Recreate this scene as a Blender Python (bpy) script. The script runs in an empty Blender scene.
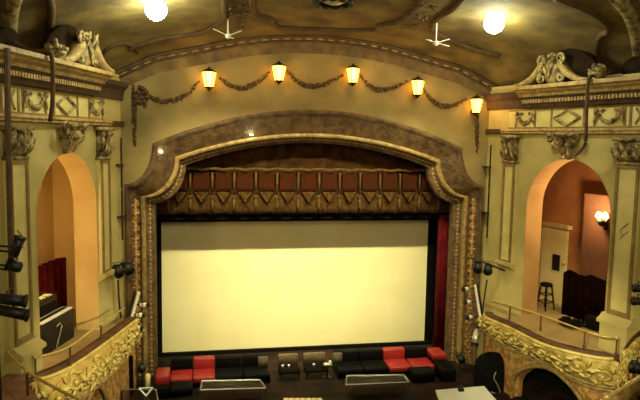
import bpy, bmesh, math, random
from mathutils import Vector, Matrix
random.seed(7)
C = bpy.context.scene
COL = C.collection
PI = math.pi
R_ = math.radians

# ------------------------------------------------------------------ camera
CAM = Vector((-2.627, 0, 7.0))
FPX = 613.665
_pi, _ya, _ro = R_(5.742), R_(10.546), R_(0.977)
FW = Vector((math.sin(_ya)*math.cos(_pi), math.cos(_ya)*math.cos(_pi), -math.sin(_pi)))
_R = Vector((math.cos(_ya), -math.sin(_ya), 0)); _U = _R.cross(FW)
RT = math.cos(_ro)*_R + math.sin(_ro)*_U
UP = -math.sin(_ro)*_R + math.cos(_ro)*_U
cd = bpy.data.cameras.new('camera'); cam = bpy.data.objects.new('camera', cd); COL.objects.link(cam)
cd.lens = FPX/640*36; cd.sensor_width = 36; cd.clip_end = 200
m = Matrix.Identity(4)
for i in range(3):
    m[i][0] = RT[i]; m[i][1] = UP[i]; m[i][2] = -FW[i]; m[i][3] = CAM[i]
cam.matrix_world = m
C.camera = cam
C.view_settings.view_transform = 'Standard'; C.view_settings.look = 'None'
C.view_settings.gamma = 1; C.view_settings.use_curve_mapping = False
C.view_settings.exposure = 0.35

# ------------------------------------------------------------------ light
W = bpy.data.worlds.new('world'); C.world = W; W.use_nodes = True
W.node_tree.nodes['Background'].inputs[0].default_value = (1.0, 0.85, 0.5, 1)
W.node_tree.nodes['Background'].inputs[1].default_value = 0.11

def spot(name, loc, target, power, size, blend, col, radius=0.1):
    l = bpy.data.lights.new(name, 'SPOT'); l.energy = power; l.spot_size = R_(size); l.spot_blend = blend
    l.color = col; l.shadow_soft_size = radius
    o = bpy.data.objects.new(name, l); COL.objects.link(o); o.location = loc
    o.rotation_euler = (Vector(target)-Vector(loc)).to_track_quat('-Z', 'Y').to_euler()
    return o
def point(name, loc, power, col, radius=0.05):
    l = bpy.data.lights.new(name, 'POINT'); l.energy = power; l.color = col; l.shadow_soft_size = radius
    o = bpy.data.objects.new(name, l); COL.objects.link(o); o.location = loc
    return o
def area(name, loc, target, power, sx, sy, col):
    l = bpy.data.lights.new(name, 'AREA'); l.shape = 'RECTANGLE'; l.size = sx; l.size_y = sy; l.energy = power; l.color = col
    o = bpy.data.objects.new(name, l); COL.objects.link(o); o.location = loc
    o.rotation_euler = (Vector(target)-Vector(loc)).to_track_quat('-Z', 'Y').to_euler()
    return o
# added fill over the auditorium, added screen strip, front of house spots on box fronts
area('fill_light', (0, 2.0, 9.2), (0, 15, 5.5), 250, 7, 2, (1.0, 0.84, 0.50))  # unseen area lamp added for general fill
_l = area('added_screen_strip', (0, 12.2, 9.0), (0, 16.85, 2.1), 185, 6.4, .12, (1.0, 0.90, 0.52)); _l.data.spread = R_(62)  # unseen strip added to light the screen with a straight shadow edge
spot('box_front_light', (1.2, 3.0, 6.5), (-4.7, 12.3, 2.5), 2600, 21, 0.8, (1.0, 0.89, 0.50), 0.1)
spot('box_front_light', (-1.2, 3.0, 6.5), (4.6, 12.0, 2.5), 2500, 25, 0.8, (1.0, 0.89, 0.50), 0.1)

# ------------------------------------------------------------------ pixel helpers (points on real planes of the room)
def ray(x, y): return FW*FPX + RT*(x-320) + UP*(200-y)
def atY(x, y, D=15.0):
    r = ray(x, y); return CAM + r*(D/r.y)
def atZ(x, y, z):
    r = ray(x, y); return CAM + r*((z-CAM.z)/r.z)
WA = R_(15.526); HW = 4.586
def wframe(side):
    O = Vector((side*HW, 15, 0)); d = Vector((side*math.sin(WA), -math.cos(WA), 0)); n = Vector((-side*math.cos(WA), -math.sin(WA), 0))
    return O, d, n
def wmat(side):
    O, d, n = wframe(side); mm = Matrix.Identity(4)
    for i in range(3): mm[i][0] = d[i]; mm[i][1] = n[i]; mm[i][3] = O[i]
    return mm                                        # local (s, n, z)
def atW(x, y, side, n0=0.0):
    O, d, n = wframe(side); O = O + n*n0; r = ray(x, y)
    t = (O-CAM).dot(n)/r.dot(n); P = CAM + r*t
    return Vector(((P-O).dot(d), n0, P.z))

# ------------------------------------------------------------------ mesh builder
class MB:
    def __init__(s, T=None): s.bm = bmesh.new(); s.T = T or Matrix.Identity(4)
    def v(s, p): return s.bm.verts.new(s.T @ Vector(p))
    def f(s, vs):
        try: return s.bm.faces.new(vs)
        except ValueError: return None
    def box(s, x0, x1, y0, y1, z0, z1):
        q = [s.v((x, y, z)) for z in (z0, z1) for y in (y0, y1) for x in (x0, x1)]
        for a in ((0,1,3,2),(4,5,7,6),(0,1,5,4),(2,3,7,6),(0,2,6,4),(1,3,7,5)): s.f([q[i] for i in a])
        return s
    def rbox(s, x0, x1, y0, y1, z0, z1, r):          # box with rounded vertical and top edges
        pts = []
        for cx, cy, a0 in ((x1-r,y1-r,0),(x0+r,y1-r,90),(x0+r,y0+r,180),(x1-r,y0+r,270)):
            for k in range(4):
                a = R_(a0+30*k); pts.append((cx, cy, math.cos(a), math.sin(a)))
        rings = []
        for z, rr in ((z0, r*.7),(z0+r*.3, r),(z1-r, r),(z1-r*.35, r*.75),(z1, r*.2)):
            rings.append([s.v((cx+c*rr, cy+sn*rr, z)) for cx, cy, c, sn in pts])
        s.rings(rings, True); return s
    def rings(s, rings, cap=False, closed=True):
        n = len(rings[0])
        for a, b in zip(rings, rings[1:]):
            for i in range(n if closed else n-1):
                j = (i+1) % n
                s.f([a[i], a[j], b[j], b[i]])
        if cap: s.f(rings[0][::-1]); s.f(rings[-1])
        return s
    def extr(s, prof, a0, a1, axis='x'):             # closed 2D profile extruded along an axis
        if axis == 'x': g = lambda a, p: (a, p[0], p[1])
        elif axis == 'y': g = lambda a, p: (p[0], a, p[1])
        else: g = lambda a, p: (p[0], p[1], a)
        s.rings([[s.v(g(a, p)) for p in prof] for a in (a0, a1)], True); return s
    def tube(s, path, r, seg=6, cap=True, flat=1.0):
        path = [Vector(p) for p in path]; rings = []; n = len(path)
        for i, p in enumerate(path):
            d = (path[min(i+1, n-1)]-path[max(i-1, 0)])
            if d.length < 1e-6: d = Vector((0,0,1))
            d.normalize()
            a = Vector((0,0,1)) if abs(d.z) < .9 else Vector((0,1,0))
            u = d.cross(a).normalized(); w = d.cross(u)
            rr = r[i] if isinstance(r, (list, tuple)) else r
            rings.append([s.v(p + u*math.cos(2*PI*k/seg)*rr + w*math.sin(2*PI*k/seg)*rr*flat) for k in range(seg)])
        s.rings(rings, cap); return s
    def lathe(s, prof, c=(0,0,0), seg=14, axis='z'):
        rings = []
        for r, h in prof:
            rg = []
            for k in range(seg):
                a = 2*PI*k/seg; x, y = r*math.cos(a), r*math.sin(a)
                q = {'z': (x, y, h), 'y': (x, h, y), 'x': (h, x, y)}[axis]
                rg.append(s.v((c[0]+q[0], c[1]+q[1], c[2]+q[2])))
            rings.append(rg)
        s.rings(rings, True); return s
    def ball(s, c, r, sc=(1,1,1), seg=7, ring=5):
        rings = []
        for i in range(1, ring):
            t = PI*i/ring
            rings.append([s.v((c[0]+r*sc[0]*math.sin(t)*math.cos(2*PI*k/seg), c[1]+r*sc[1]*math.sin(t)*math.sin(2*PI*k/seg), c[2]+r*sc[2]*math.cos(t))) for k in range(seg)])
        s.rings(rings)
        a = s.v((c[0], c[1], c[2]+r*sc[2])); b = s.v((c[0], c[1], c[2]-r*sc[2]))
        for k in range(seg):
            s.f([a, rings[0][k], rings[0][(k+1)%seg]]); s.f([b, rings[-1][(k+1)%seg], rings[-1][k]])
        return s
    def leaf(s, base, tip, w, curl, nrm):            # pointed leaf that arches away along nrm
        base, tip, nrm = Vector(base), Vector(tip), Vector(nrm)
        d = tip-base; sd = d.cross(nrm).normalized(); rows = []
        for i in range(6):
            t = i/5; ww = w*math.sin(PI*min(.97, .12+t*.85))**.8; out = curl*math.sin(t*PI*.75)
            p = base + d*t + nrm*out
            rows.append([s.v(p-sd*ww*.5), s.v(p+nrm*w*.16), s.v(p+sd*ww*.5), s.v(p-nrm*.012)])
        s.rings(rows, True); return s
    def spiral(s, c, r, r0, turns, a0, r_t, plane='sz', dirn=1, n=22):
        path = []; rad = []
        for i in range(n):
            t = i/(n-1); a = a0 + dirn*turns*2*PI*t; q = r*(1-t)+r0*t
            if plane == 'sz': path.append((c[0]+q*math.cos(a), c[1], c[2]+q*math.sin(a)))
            else: path.append((c[0]+q*math.cos(a), c[1]+q*math.sin(a), c[2]))
            rad.append(r_t*(1-.45*t))
        s.tube(path, rad, 5); return s
    def build(s, name, mat, parent=None, smooth=False):
        bmesh.ops.recalc_face_normals(s.bm, faces=s.bm.faces[:])
        me = bpy.data.meshes.new(name)
        vs = [v.co for v in s.bm.verts]
        if parent is None:
            lo = Vector((min(v.x for v in vs), min(v.y for v in vs), min(v.z for v in vs))); hi = Vector((max(v.x for v in vs), max(v.y for v in vs), max(v.z for v in vs)))
            org = Vector(((lo.x+hi.x)/2, (lo.y+hi.y)/2, lo.z))
        else: org = WL[parent.name]
        bmesh.ops.translate(s.bm, verts=s.bm.verts[:], vec=-org)
        if smooth:
            for f in s.bm.faces: f.smooth = True
        s.bm.to_mesh(me); s.bm.free(); me.materials.append(mat)
        o = bpy.data.objects.new(name, me); COL.objects.link(o)
        if parent is None: o.location = org; WL[o.name] = org.copy()
        else:
            o.parent = parent; WL[o.name] = org.copy()
        return o
WL = {}
def tag(o, label=None, cat=None, group=None, kind=None):
    if label: o['label'] = label
    if cat: o['category'] = cat
    if group: o['group'] = group
    if kind: o['kind'] = kind
    return o
def thing(name, loc, label, cat, group=None):
    o = bpy.data.objects.new(name, None); o.empty_display_size = .1; COL.objects.link(o); o.location = loc
    WL[o.name] = Vector(loc); return tag(o, label, cat, group)
def struct(mb, name, mat, parent=None, smooth=False):
    o = mb.build(name, mat, parent, smooth)
    if parent is None: o['kind'] = 'structure'
    return o

# ------------------------------------------------------------------ materials
def lin(c):
    return tuple((x/255/12.92 if x/255 <= .04045 else ((x/255+.055)/1.055)**2.4) for x in c) + (1,)
def mat(name, c, c2=None, scale=3, rough=.7, metal=0, bump=0, bscale=None, emit=None, estr=0, detail=6, kind='noise', contrast=(.35,.65), spec=.5):
    m = bpy.data.materials.new(name); m.use_nodes = True; nt = m.node_tree; b = nt.nodes['Principled BSDF']
    b.inputs['Base Color'].default_value = lin(c); b.inputs['Roughness'].default_value = rough; b.inputs['Metallic'].default_value = metal
    b.inputs['Specular IOR Level'].default_value = spec
    tc = nt.nodes.new('ShaderNodeTexCoord')
    if c2:
        if kind == 'noise': t = nt.nodes.new('ShaderNodeTexNoise'); t.inputs['Detail'].default_value = detail; out = t.outputs['Fac']
        else: t = nt.nodes.new('ShaderNodeTexVoronoi'); out = t.outputs['Distance']
        t.inputs['Scale'].default_value = scale; nt.links.new(tc.outputs['Object'], t.inputs['Vector'])
        cr = nt.nodes.new('ShaderNodeValToRGB'); cr.color_ramp.elements[0].color = lin(c); cr.color_ramp.elements[1].color = lin(c2)
        cr.color_ramp.elements[0].position, cr.color_ramp.elements[1].position = contrast
        nt.links.new(out, cr.inputs[0]); nt.links.new(cr.outputs[0], b.inputs['Base Color'])
    if bump:
        t2 = nt.nodes.new('ShaderNodeTexNoise'); t2.inputs['Scale'].default_value = bscale or scale*3; t2.inputs['Detail'].default_value = 4
        nt.links.new(tc.outputs['Object'], t2.inputs['Vector'])
        bp = nt.nodes.new('ShaderNodeBump'); bp.inputs['Strength'].default_value = bump; bp.inputs['Distance'].default_value = .05
        nt.links.new(t2.outputs['Fac'], bp.inputs['Height']); nt.links.new(bp.outputs[0], b.inputs['Normal'])
    if emit:
        b.inputs['Emission Color'].default_value = lin(emit); b.inputs['Emission Strength'].default_value = estr
    return m
M = {}
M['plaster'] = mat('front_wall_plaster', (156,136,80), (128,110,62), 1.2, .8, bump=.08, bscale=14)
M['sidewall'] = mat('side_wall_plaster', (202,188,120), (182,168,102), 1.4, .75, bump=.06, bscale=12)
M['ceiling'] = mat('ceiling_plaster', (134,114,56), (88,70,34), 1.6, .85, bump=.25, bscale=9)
M['moulding'] = mat('dark_moulding', (96,70,34), (70,48,24), 6, .7, bump=.2, bscale=30)
M['cornice'] = mat('cornice_stone', (186,160,98), (120,92,54), 9, .65, bump=.15, bscale=25, contrast=(.4,.75))
M['dark_band'] = mat('dark_band', (84,60,34), (60,42,26), 5, .8)
M['ornament'] = mat('ornament_plaster', (186,166,108), (70,52,32), 7, .42, bump=.3, bscale=30, contrast=(.38,.66))
M['gilt'] = mat('gilt_relief', (232,214,128), (196,166,74), 5, .45, bump=.2, bscale=30, contrast=(.4,.7))
M['giltback'] = mat('gilt_ground', (224,202,116), (190,156,74), 5, .6, bump=.3, bscale=22)
M['pier'] = mat('pier_relief', (196,154,84), (140,100,52), 7, .6, bump=.6, bscale=16, contrast=(.4,.6))
M['cove'] = mat('arch_cove_relief', (106,80,42), (72,52,28), 6, .65, bump=.6, bscale=18, contrast=(.4,.62))
M['bead'] = mat('arch_bead', (162,136,76), (120,94,50), 10, .55, bump=.3, bscale=30)
M['orange'] = mat('orange_wall', (224,192,122), (212,176,104), 1.2, .8)
M['brownwall'] = mat('box_brown_wall', (170,108,58), (140,84,44), 1.4, .8)
M['nicheright'] = mat('tan_orange_wall', (186,150,92), (168,128,74), 1.2, .8)
M['cream'] = mat('cream_paint', (214,196,132), (198,178,116), 2, .6)
M['black'] = mat('black_metal', (14,13,14), (24,22,22), 6, .5)
M['blackcloth'] = mat('black_cloth', (10,9,9), (18,16,15), 8, .95, bump=.2, bscale=20, spec=.1)
M['steel'] = mat('pale_metal', (190,186,170), None, 3, .3, .6)
M['chrome'] = mat('chrome_frame', (180,176,160), None, 3, .25, .9)
M['glass'] = mat('dark_glass_top', (26,20,16), (40,32,24), 4, .3, spec=.2)
M['brass'] = mat('brass_rail', (226,200,124), (196,166,92), 8, .35, .35)
M['screen'] = mat('screen_cloth', (238,230,176), (232,222,164), 1.0, .9, bump=.03, bscale=60)
M['redcurtain'] = mat('red_velvet', (104,20,24), (70,12,16), 5, .9, spec=.1)
M['maroon'] = mat('maroon_cloth', (24,9,7), (12,6,5), 4, .95, spec=0)
M['redleather'] = mat('red_leather', (168,44,38), (146,36,32), 5, .45)
M['blackleather'] = mat('black_leather', (7,7,6), (4,4,4), 5, .7, spec=.15)
M['greycushion'] = mat('grey_fabric', (104,96,70), (86,78,58), 12, .9)
M['tan'] = mat('tan_fabric', (120,104,70), (98,82,56), 12, .9)
M['stage'] = mat('stage_boards', (54,33,22), (24,17,13), 2.2, .8, spec=.15, contrast=(.35,.6))
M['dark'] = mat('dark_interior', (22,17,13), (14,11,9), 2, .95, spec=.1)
M['glass'].node_tree.nodes['Principled BSDF'].inputs['Alpha'].default_value = .3
M['darkbrown'] = mat('dark_brown_wall', (104,62,34), (82,48,26), 1.6, .85)
M['tanframe'] = mat('tan_frame', (150,128,72), (124,100,54), 5, .6)
M['panel'] = mat('pale_panel', (222,210,140), (206,192,120), 3, .6)
M['band'] = mat('brown_wall_band', (132,106,58), (98,72,40), 3, .8, bump=.3, bscale=18)
M['shade'] = mat('crest_shade_and_shelf', (46,34,20), (34,24,15), 4, .9, spec=.1)  # shadow behind the crests put into a dark brown; also coffee table shelves
M['cushion'] = mat('box_cushion', (104,70,40), (74,48,28), 5, .7)
M['pinkcushion'] = mat('worn_brown_plush', (150,108,74), (112,76,52), 2.5, .8)
M['floorbox'] = mat('box_floor', (176,154,96), (156,134,82), 3, .8)
M['valback'] = mat('pelmet_cloth', (72,46,22), (44,28,14), 5, .95, spec=.05, bump=.3, bscale=12)
M['valred'] = mat('pelmet_red_panel', (68,26,12), (46,30,12), 14, .95, spec=.05, bump=.3, bscale=20)
M['valgold'] = mat('pelmet_gold_fringe', (96,74,34), (70,50,24), 10, .9, spec=.1, bump=.3, bscale=30)
M['valolive'] = mat('pelmet_olive_panel', (76,58,26), (54,30,16), 12, .95, spec=.05, bump=.3, bscale=20)
M['lampglass'] = mat('lit_amber_glass', (255,200,90), None, emit=(255,176,58), estr=8.0)
M['bulb'] = mat('lit_white_bulb', (255,255,230), None, emit=(248,255,214), estr=40)
M['flame'] = mat('lit_candle_bulb', (255,220,120), None, emit=(255,214,110), estr=14)
M['white'] = mat('white_paint', (232,232,214), None, 3, .5)
M['paleblue'] = mat('pale_table_top', (246,252,240), (236,244,232), 3, .35)
M['ivory'] = mat('ivory_wax', (236,224,160), None, 3, .5)

# ------------------------------------------------------------------ floors and shell
b = MB(); b.box(-7.5, 7.5, 12.4, 18.2, .55, 1.0); struct(b, 'floor', M['stage'])
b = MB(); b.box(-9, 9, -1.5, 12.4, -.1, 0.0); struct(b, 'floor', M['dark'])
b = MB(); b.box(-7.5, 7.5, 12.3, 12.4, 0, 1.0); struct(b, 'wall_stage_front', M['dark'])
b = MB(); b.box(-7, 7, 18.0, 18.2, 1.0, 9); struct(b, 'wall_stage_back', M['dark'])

# proscenium outlines, x >= 0 half, from base up and over to the middle
def half(xp, zb, zn, xc, zc, za, e=1.0):
    pts = [(xp, zb + (zn-zb)*i/8) for i in range(9)]
    for i in range(1, 11):
        a = PI/2*i/10                                # concave notch about (xp, zc)
        pts.append((xp - (xp-xc)*math.sin(a), zc - (zc-zn)*math.cos(a)))
    for i in range(1, 17):                           # shallow arch
        t = i/16; x = xc*(1-t); pts.append((x, zc + (za-zc)*(1-(x/xc)**2)**e))
    return pts
def full(h): return [(-x, z) for x, z in h] + [(x, z) for x, z in h[::-1]][1:]
oA = full(half(4.51, 1.0, 5.85, 3.87, 6.81, 7.69))
oB = full(half(4.17, 1.0, 5.55, 3.36, 6.50, 7.12))
oC = full(half(4.07, 1.0, 5.50, 3.27, 6.42, 7.02))
oD = full(half(3.92, 1.0, 5.40, 3.17, 6.34, 6.94))
oE = full(half(3.85, 1.0, 5.36, 3.12, 6.29, 6.88))
def loft(curves, name, mt, parent=None, st=False):   # [(outline, Y), ...]
    b = MB(); rows = [[b.v((x, Y, z)) for x, z in o] for o, Y in curves]
    for a, c in zip(rows, rows[1:]):
        for i in range(len(a)-1): b.f([a[i], a[i+1], c[i+1], c[i]])
    return b, (b.build(name, mt, parent, True))
# front wall : from the outline A outwards
arcpts = [(-4.67,8.44),(-4.15,8.66),(-3.66,8.87),(-3.21,8.99),(-2.3,9.20),(-1.72,9.33),(-.64,9.45)]
def arcz(x):
    x = min(abs(x), 4.75); P = [(0,9.47),(.64,9.45),(1.2,9.40),(1.8,9.31),(2.3,9.20),(3.2,8.99),(3.7,8.88),(4.15,8.68),(4.75,8.38)]
    for (a, za), (c, zc_) in zip(P, P[1:]):
        if x <= c: return za + (zc_-za)*(x-a)/(c-a)
    return 8.38
b = MB()
out = []
for i, (x, z) in enumerate(oA):
    if z < 5.86 and abs(x) > 4.5: out.append((math.copysign(4.72, x), z))
    elif abs(x) > 3.87: 
        t = (z-5.85)/.96; out.append((math.copysign(4.72, x), 5.85 + t*2.55))
    else: out.append((x*4.72/3.87, arcz(x*4.72/3.87)+.1))
K = 6
def wallsheet(Yf, Yb):
    fr, bk = [], []
    for (x, z), (X, Z) in zip(oA, out):
        fr.append([b.v((x+(X-x)*k/K, Yf, z+(Z-z)*k/K)) for k in range(K+1)])
        bk.append([b.v((x+(X-x)*k/K, Yb, z+(Z-z)*k/K)) for k in range(K+1)])
    for g in (fr, bk):
        for a, c in zip(g, g[1:]):
            for k in range(K): b.f([a[k], a[k+1], c[k+1], c[k]])
    for e in (0, K):
        for i in range(len(fr)-1): b.f([fr[i][e], fr[i+1][e], bk[i+1][e], bk[i][e]])
wallsheet(15.0, 15.5)
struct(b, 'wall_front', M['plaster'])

pr = thing('proscenium_arch', (0, 15.2, 1.0), 'brown and gold ornate proscenium arch framing the stage, with notched upper corners', 'arch')
loft([(oA, 15.02), (oA, 14.94), (full(half(4.45,1.0,5.78,3.80,6.76,7.62)), 14.92), (full(half(4.40,1.0,5.74,3.72,6.71,7.55)), 15.0)], 'outer_moulding', M['cove'], pr)
loft([(full(half(4.40,1.0,5.74,3.72,6.71,7.55)), 15.0), (full(half(4.30,1.0,5.64,3.56,6.62,7.36)), 15.07), (oB, 15.22)], 'cove', M['cove'], pr)
loft([(oB, 15.22), (oB, 15.14), (oC, 15.14), (oC, 15.28)], 'inner_bead', M['bead'], pr)
loft([(oC, 15.28), (oD, 15.34), (oE, 15.34), (oE, 15.6)], 'inner_reveal', M['cove'], pr)
b = MB()                                             # knotted rope of beads along the inner reveal
od = full(half(3.98,1.0,5.44,3.21,6.37,6.97))
def resample(pts, step):
    pts = [Vector(p) for p in pts]; outp = [pts[0]]; acc = 0
    for a, c in zip(pts, pts[1:]):
        L = (c-a).length; 
        while acc + L >= step:
            t = (step-acc)/L; a = a + (c-a)*t; L = (c-a).length; acc = 0; outp.append(a.copy())
            if L < 1e-6: break
        acc += L
    return outp
bp_ = resample(od, .028)
b.tube([(x, 15.33, z) for x, z in bp_], [.012+.026*abs(math.sin(i*PI/4)) for i in range(len(bp_))], 6)
b.build('bead_course', M['bead'], pr, True)
for sx in (-1, 1):                                   # relief on the piers
    b = MB(); b.box(sx*4.285-.02, sx*4.285+.02, 15.03, 15.09, 1.05, 5.5)
    z = 1.15; k = 0
    while z < 5.5:
        xx = sx*4.285
        for q in (-1, 1):
            b.spiral((xx+q*.055, 15.05, z+.05), .052, .012, 1.2, R_(90), .017, dirn=q, n=12)
            b.leaf((xx, 15.09, z-.06), (xx+q*.09, 15.05, z+.02), .05, .03, (0,-1,0))
        b.ball((xx, 15.05, z-.07), .03)
        z += .2; k += 1
    b.build('pier_relief', M['pier'], pr, True)
for (x, y) in ((161,152),(251,135)):
    p = atY(x, y, 15.05 if x < 200 else 15.1)
    b = MB(); b.lathe([(.035,0),(.04,.02),(.02,.035)], (p.x, p.y-.04, p.z-.01), 8); c_ = b
    o = c_.build('small_bulb', M['bulb']); tag(o, 'tiny lit bulb at the top left corner of the arch' if x < 200 else 'tiny lit bulb on the arch band left of its crown', 'bulb')

# ------------------------------------------------------------------ ceiling
def zc(x, Y):
    d = max(0, 15-Y); wf = 4.72 + d*.278 + .75*min(1, d/1.2)
    r = min(1, abs(x)/wf); k = min(1, d/1.5)
    return (arcz(r*4.72))*(1-k) + k*(8.36 + 1.12*(1-r**2.6)**.75) + .055*d
b = MB(); rows = []
for j in range(41):
    Y = 15 - j*.3 + (0 if j else 0); d = 15-Y; wf = 4.72 + d*.278 + .75*min(1, d/1.2)
    rows.append([b.v((wf*math.sin(PI/2*i/24), Y, zc(wf*math.sin(PI/2*i/24), Y))) for i in range(-24, 25)])
for a, c in zip(rows, rows[1:]):
    for i in range(48): b.f([a[i], a[i+1], c[i+1], c[i]])
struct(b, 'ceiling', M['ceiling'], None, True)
def ceilhit(x, y, drop=.0):
    r = ray(x, y); lo, hi = 6/r.y, 15.0/r.y
    t = lo
    while t < hi:
        P = CAM + r*t
        if P.z > zc(P.x, P.y)-drop: return P
        t += .02/r.y
    P = CAM + r*hi; P.y -= .06; return P
def smooth_path(pts, n=6):
    P = [Vector(p) for p in pts]; outp = []
    for i in range(len(P)-1):
        p0 = P[max(i-1,0)]; p1 = P[i]; p2 = P[i+1]; p3 = P[min(i+2, len(P)-1)]
        for k in range(n):
            t = k/n
            outp.append(.5*((2*p1)+(p2-p0)*t+(2*p0-5*p1+4*p2-p3)*t*t+(3*p1-p0-3*p2+p3)*t**3))
    outp.append(P[-1]); return outp
def ctrim(pts, n, r=.05, mt='moulding', lab=None):
    px = smooth_path([(x, y, 0) for x, y in pts], 5)
    b = MB(); b.tube([ceilhit(p.x, p.y, .03) for p in px], r, 6)
    return struct(b, 'trim_%d' % n, M[mt], None, True)
ctrim([(224,-14),(224,10),(225,18),(216,25),(200,33),(160,39),(128,49)], 1, .06)
ctrim([(251,-14),(252,8),(255,15),(270,19),(278,27),(320,29),(372,30),(380,25),(400,21),(416,8),(428,-10)], 2, .06)
ctrim([(470,-10),(455,8),(436,20),(433,30),(446,38),(470,48),(500,56)], 3, .06)
ctrim([(101,64),(104,52),(112,46),(124,43),(134,47),(138,52)], 4, .05)
ctrim([(47,-10),(51,5),(51,20),(49,40)], 5, .07)
ctrim([(556,-2),(582,8),(600,18),(609,30),(600,36),(597,50),(597,62)], 6, .07)
ctrim([(614,-5),(628,12),(636,32),(640,60)], 7, .13, 'ornament')
ctrim([(14,-8),(9,12),(8,30),(6,42)], 8, .15, 'ornament')
# row of small blocks where the ceiling meets the front wall
b = MB()
xs = [-4.7+.05*i for i in range(189)]
b.tube([(x, 14.93, arcz(x)-.02) for x in xs], .06, 6)
b.tube([(x, 14.97, arcz(x)-.13) for x in xs], .035, 6)
struct(b, 'trim_9', M['moulding'], None, True)
b = MB(); n = 120
for Y_, dz_ in ((14.985, 0),):
    up = [b.v((-4.72+9.44*i/n, 14.985, arcz(-4.72+9.44*i/n)-.10)) for i in range(n+1)]; dn = [b.v((-4.72+9.44*i/n, 14.985, arcz(-4.72+9.44*i/n)-.42)) for i in range(n+1)]
    bk = [b.v((-4.72+9.44*i/n, 15.01, arcz(-4.72+9.44*i/n)-.42)) for i in range(n+1)]
    for i in range(n): b.f([up[i], up[i+1], dn[i+1], dn[i]]); b.f([dn[i], dn[i+1], bk[i+1], bk[i]])
struct(b, 'trim_11', M['band'])
b = MB(); x = -4.5
while x < 4.5:
    z = arcz(x)-.075; sl = (arcz(x+.05)-arcz(x-.05))/.1
    b.tube([(x-.07, 14.93, z-.07*sl), (x+.07, 14.93, z+.07*sl)], .03, 5); x += .27
struct(b, 'trim_10', M['cornice'])
# foliage on the ceiling between the panels
for cx, cy, sd, nm in ((238,20,1,'left'),(412,20,-1,'right')):
    b = MB()
    for k in range(26):
        px_, py_ = cx+random.uniform(-10,10)+(cy-12)*0, cy+random.uniform(-16,7)
        px_ += (-(py_-cy)*.1 if sd > 0 else -(py_-cy)*1.0)
        p = ceilhit(px_, py_, .05); a = random.uniform(0, 2*PI)
        b.leaf(p, p+Vector((math.cos(a)*.16, math.sin(a)*.16, -.01)), .08, .03, (0,0,-1))
    o = b.build('ceiling_foliage', M['moulding'], None, True)
    tag(o, 'brown plaster leaf spray on the ceiling above the %s hanging fan' % nm, 'ornament')
# round rosette
p = ceilhit(333, 3, .05)
t = thing('ceiling_rosette', (p.x, p.y, p.z-.12), 'dark round ceiling rosette at the very top edge of the picture', 'rosette')
b = MB(); b.lathe([(.44,.12),(.46,.04),(.40,-.02),(.34,.02),(.30,.08)], (p.x,p.y-.1,p.z), 24); b.build('rim', M['dark_band'], t, True)
b = MB(); b.lathe([(.30,.08),(.22,.0),(.10,-.05),(.02,-.06)], (p.x,p.y-.1,p.z), 20); b.build('boss', M['steel'], t, True)
b = MB()
b.tube([(p.x+.37*math.cos(2*PI*k/96), p.y-.1+.37*math.sin(2*PI*k/96), p.z-.03) for k in range(97)], [.02+.03*abs(math.sin(k*PI/8)) for k in range(97)], 6)
b.build('bead_ring', M['black'], t, True)

# ceiling lights
for (x, y), nm in (((156,10),'left'), ((494,24),'right')):
    p = ceilhit(x, y, .16)
    t = thing('ceiling_light', p, 'glaring round white ceiling light, the %s one of the pair' % nm, 'light', 'round ceiling lights')
    b = MB(); b.lathe([(.14,.34),(.2,.28),(.21,.2),(.16,.17)], p, 16); b.build('housing', M['black'], t, True)
    b = MB(); b.ball(p, .2, (1,1,.95), 18, 11); b.build('bulb', M['bulb'], t, True)
    point('ceiling_lamp', (p.x, p.y, p.z-.3), 60, (.97, 1.0, .72), .2)
# ceiling fans
for pts, nm in (([(228,18),(228,36),(213,29.5),(237,33)],'left'), ([(434,22),(436,43),(449,40),(449,47)],'right')):
    D = ceilhit(pts[0][0], pts[0][1]).y
    a, h, t1, t2 = [atY(px_, py_, D) for px_, py_ in pts]
    a = Vector((h.x, h.y, zc(h.x, h.y)-.01))
    t = thing('ceiling_fan', h, 'small white ceiling fan hanging near the %s ceiling panel joint' % nm, 'fan', 'white ceiling fans')
    b = MB(); b.tube([a, h], .018, 6); b.build('rod', M['white'], t)
    b = MB(); b.lathe([(.02,.06),(.055,.03),(.06,-.03),(.02,-.06)], h, 12); b.build('motor', M['white'], t, True)
    for q in (t1, t2, h*2-(t1+t2)/2+Vector((0,-.2,.02))):
        d = (q-h); 
        if d.length < .25: d = d.normalized()*.3
        sd = d.cross(Vector((0,0,1))).normalized()*.035
        b = MB(); v = [b.v(h+d*.15-sd*.5+Vector((0,0,e))) for e in (0,.012)] + [b.v(h+d*.15+sd*.5+Vector((0,0,e))) for e in (0,.012)] + [b.v(h+d-sd+Vector((0,0,e+.01))) for e in (0,.012)] + [b.v(h+d+sd+Vector((0,0,e+.01))) for e in (0,.012)]
        for f in ((0,2,6,4),(1,3,7,5),(0,1,5,4),(2,3,7,6),(0,1,3,2),(4,5,7,6)): b.f([v[i] for i in f])
        b.build('blade', M['white'], t)

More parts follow.
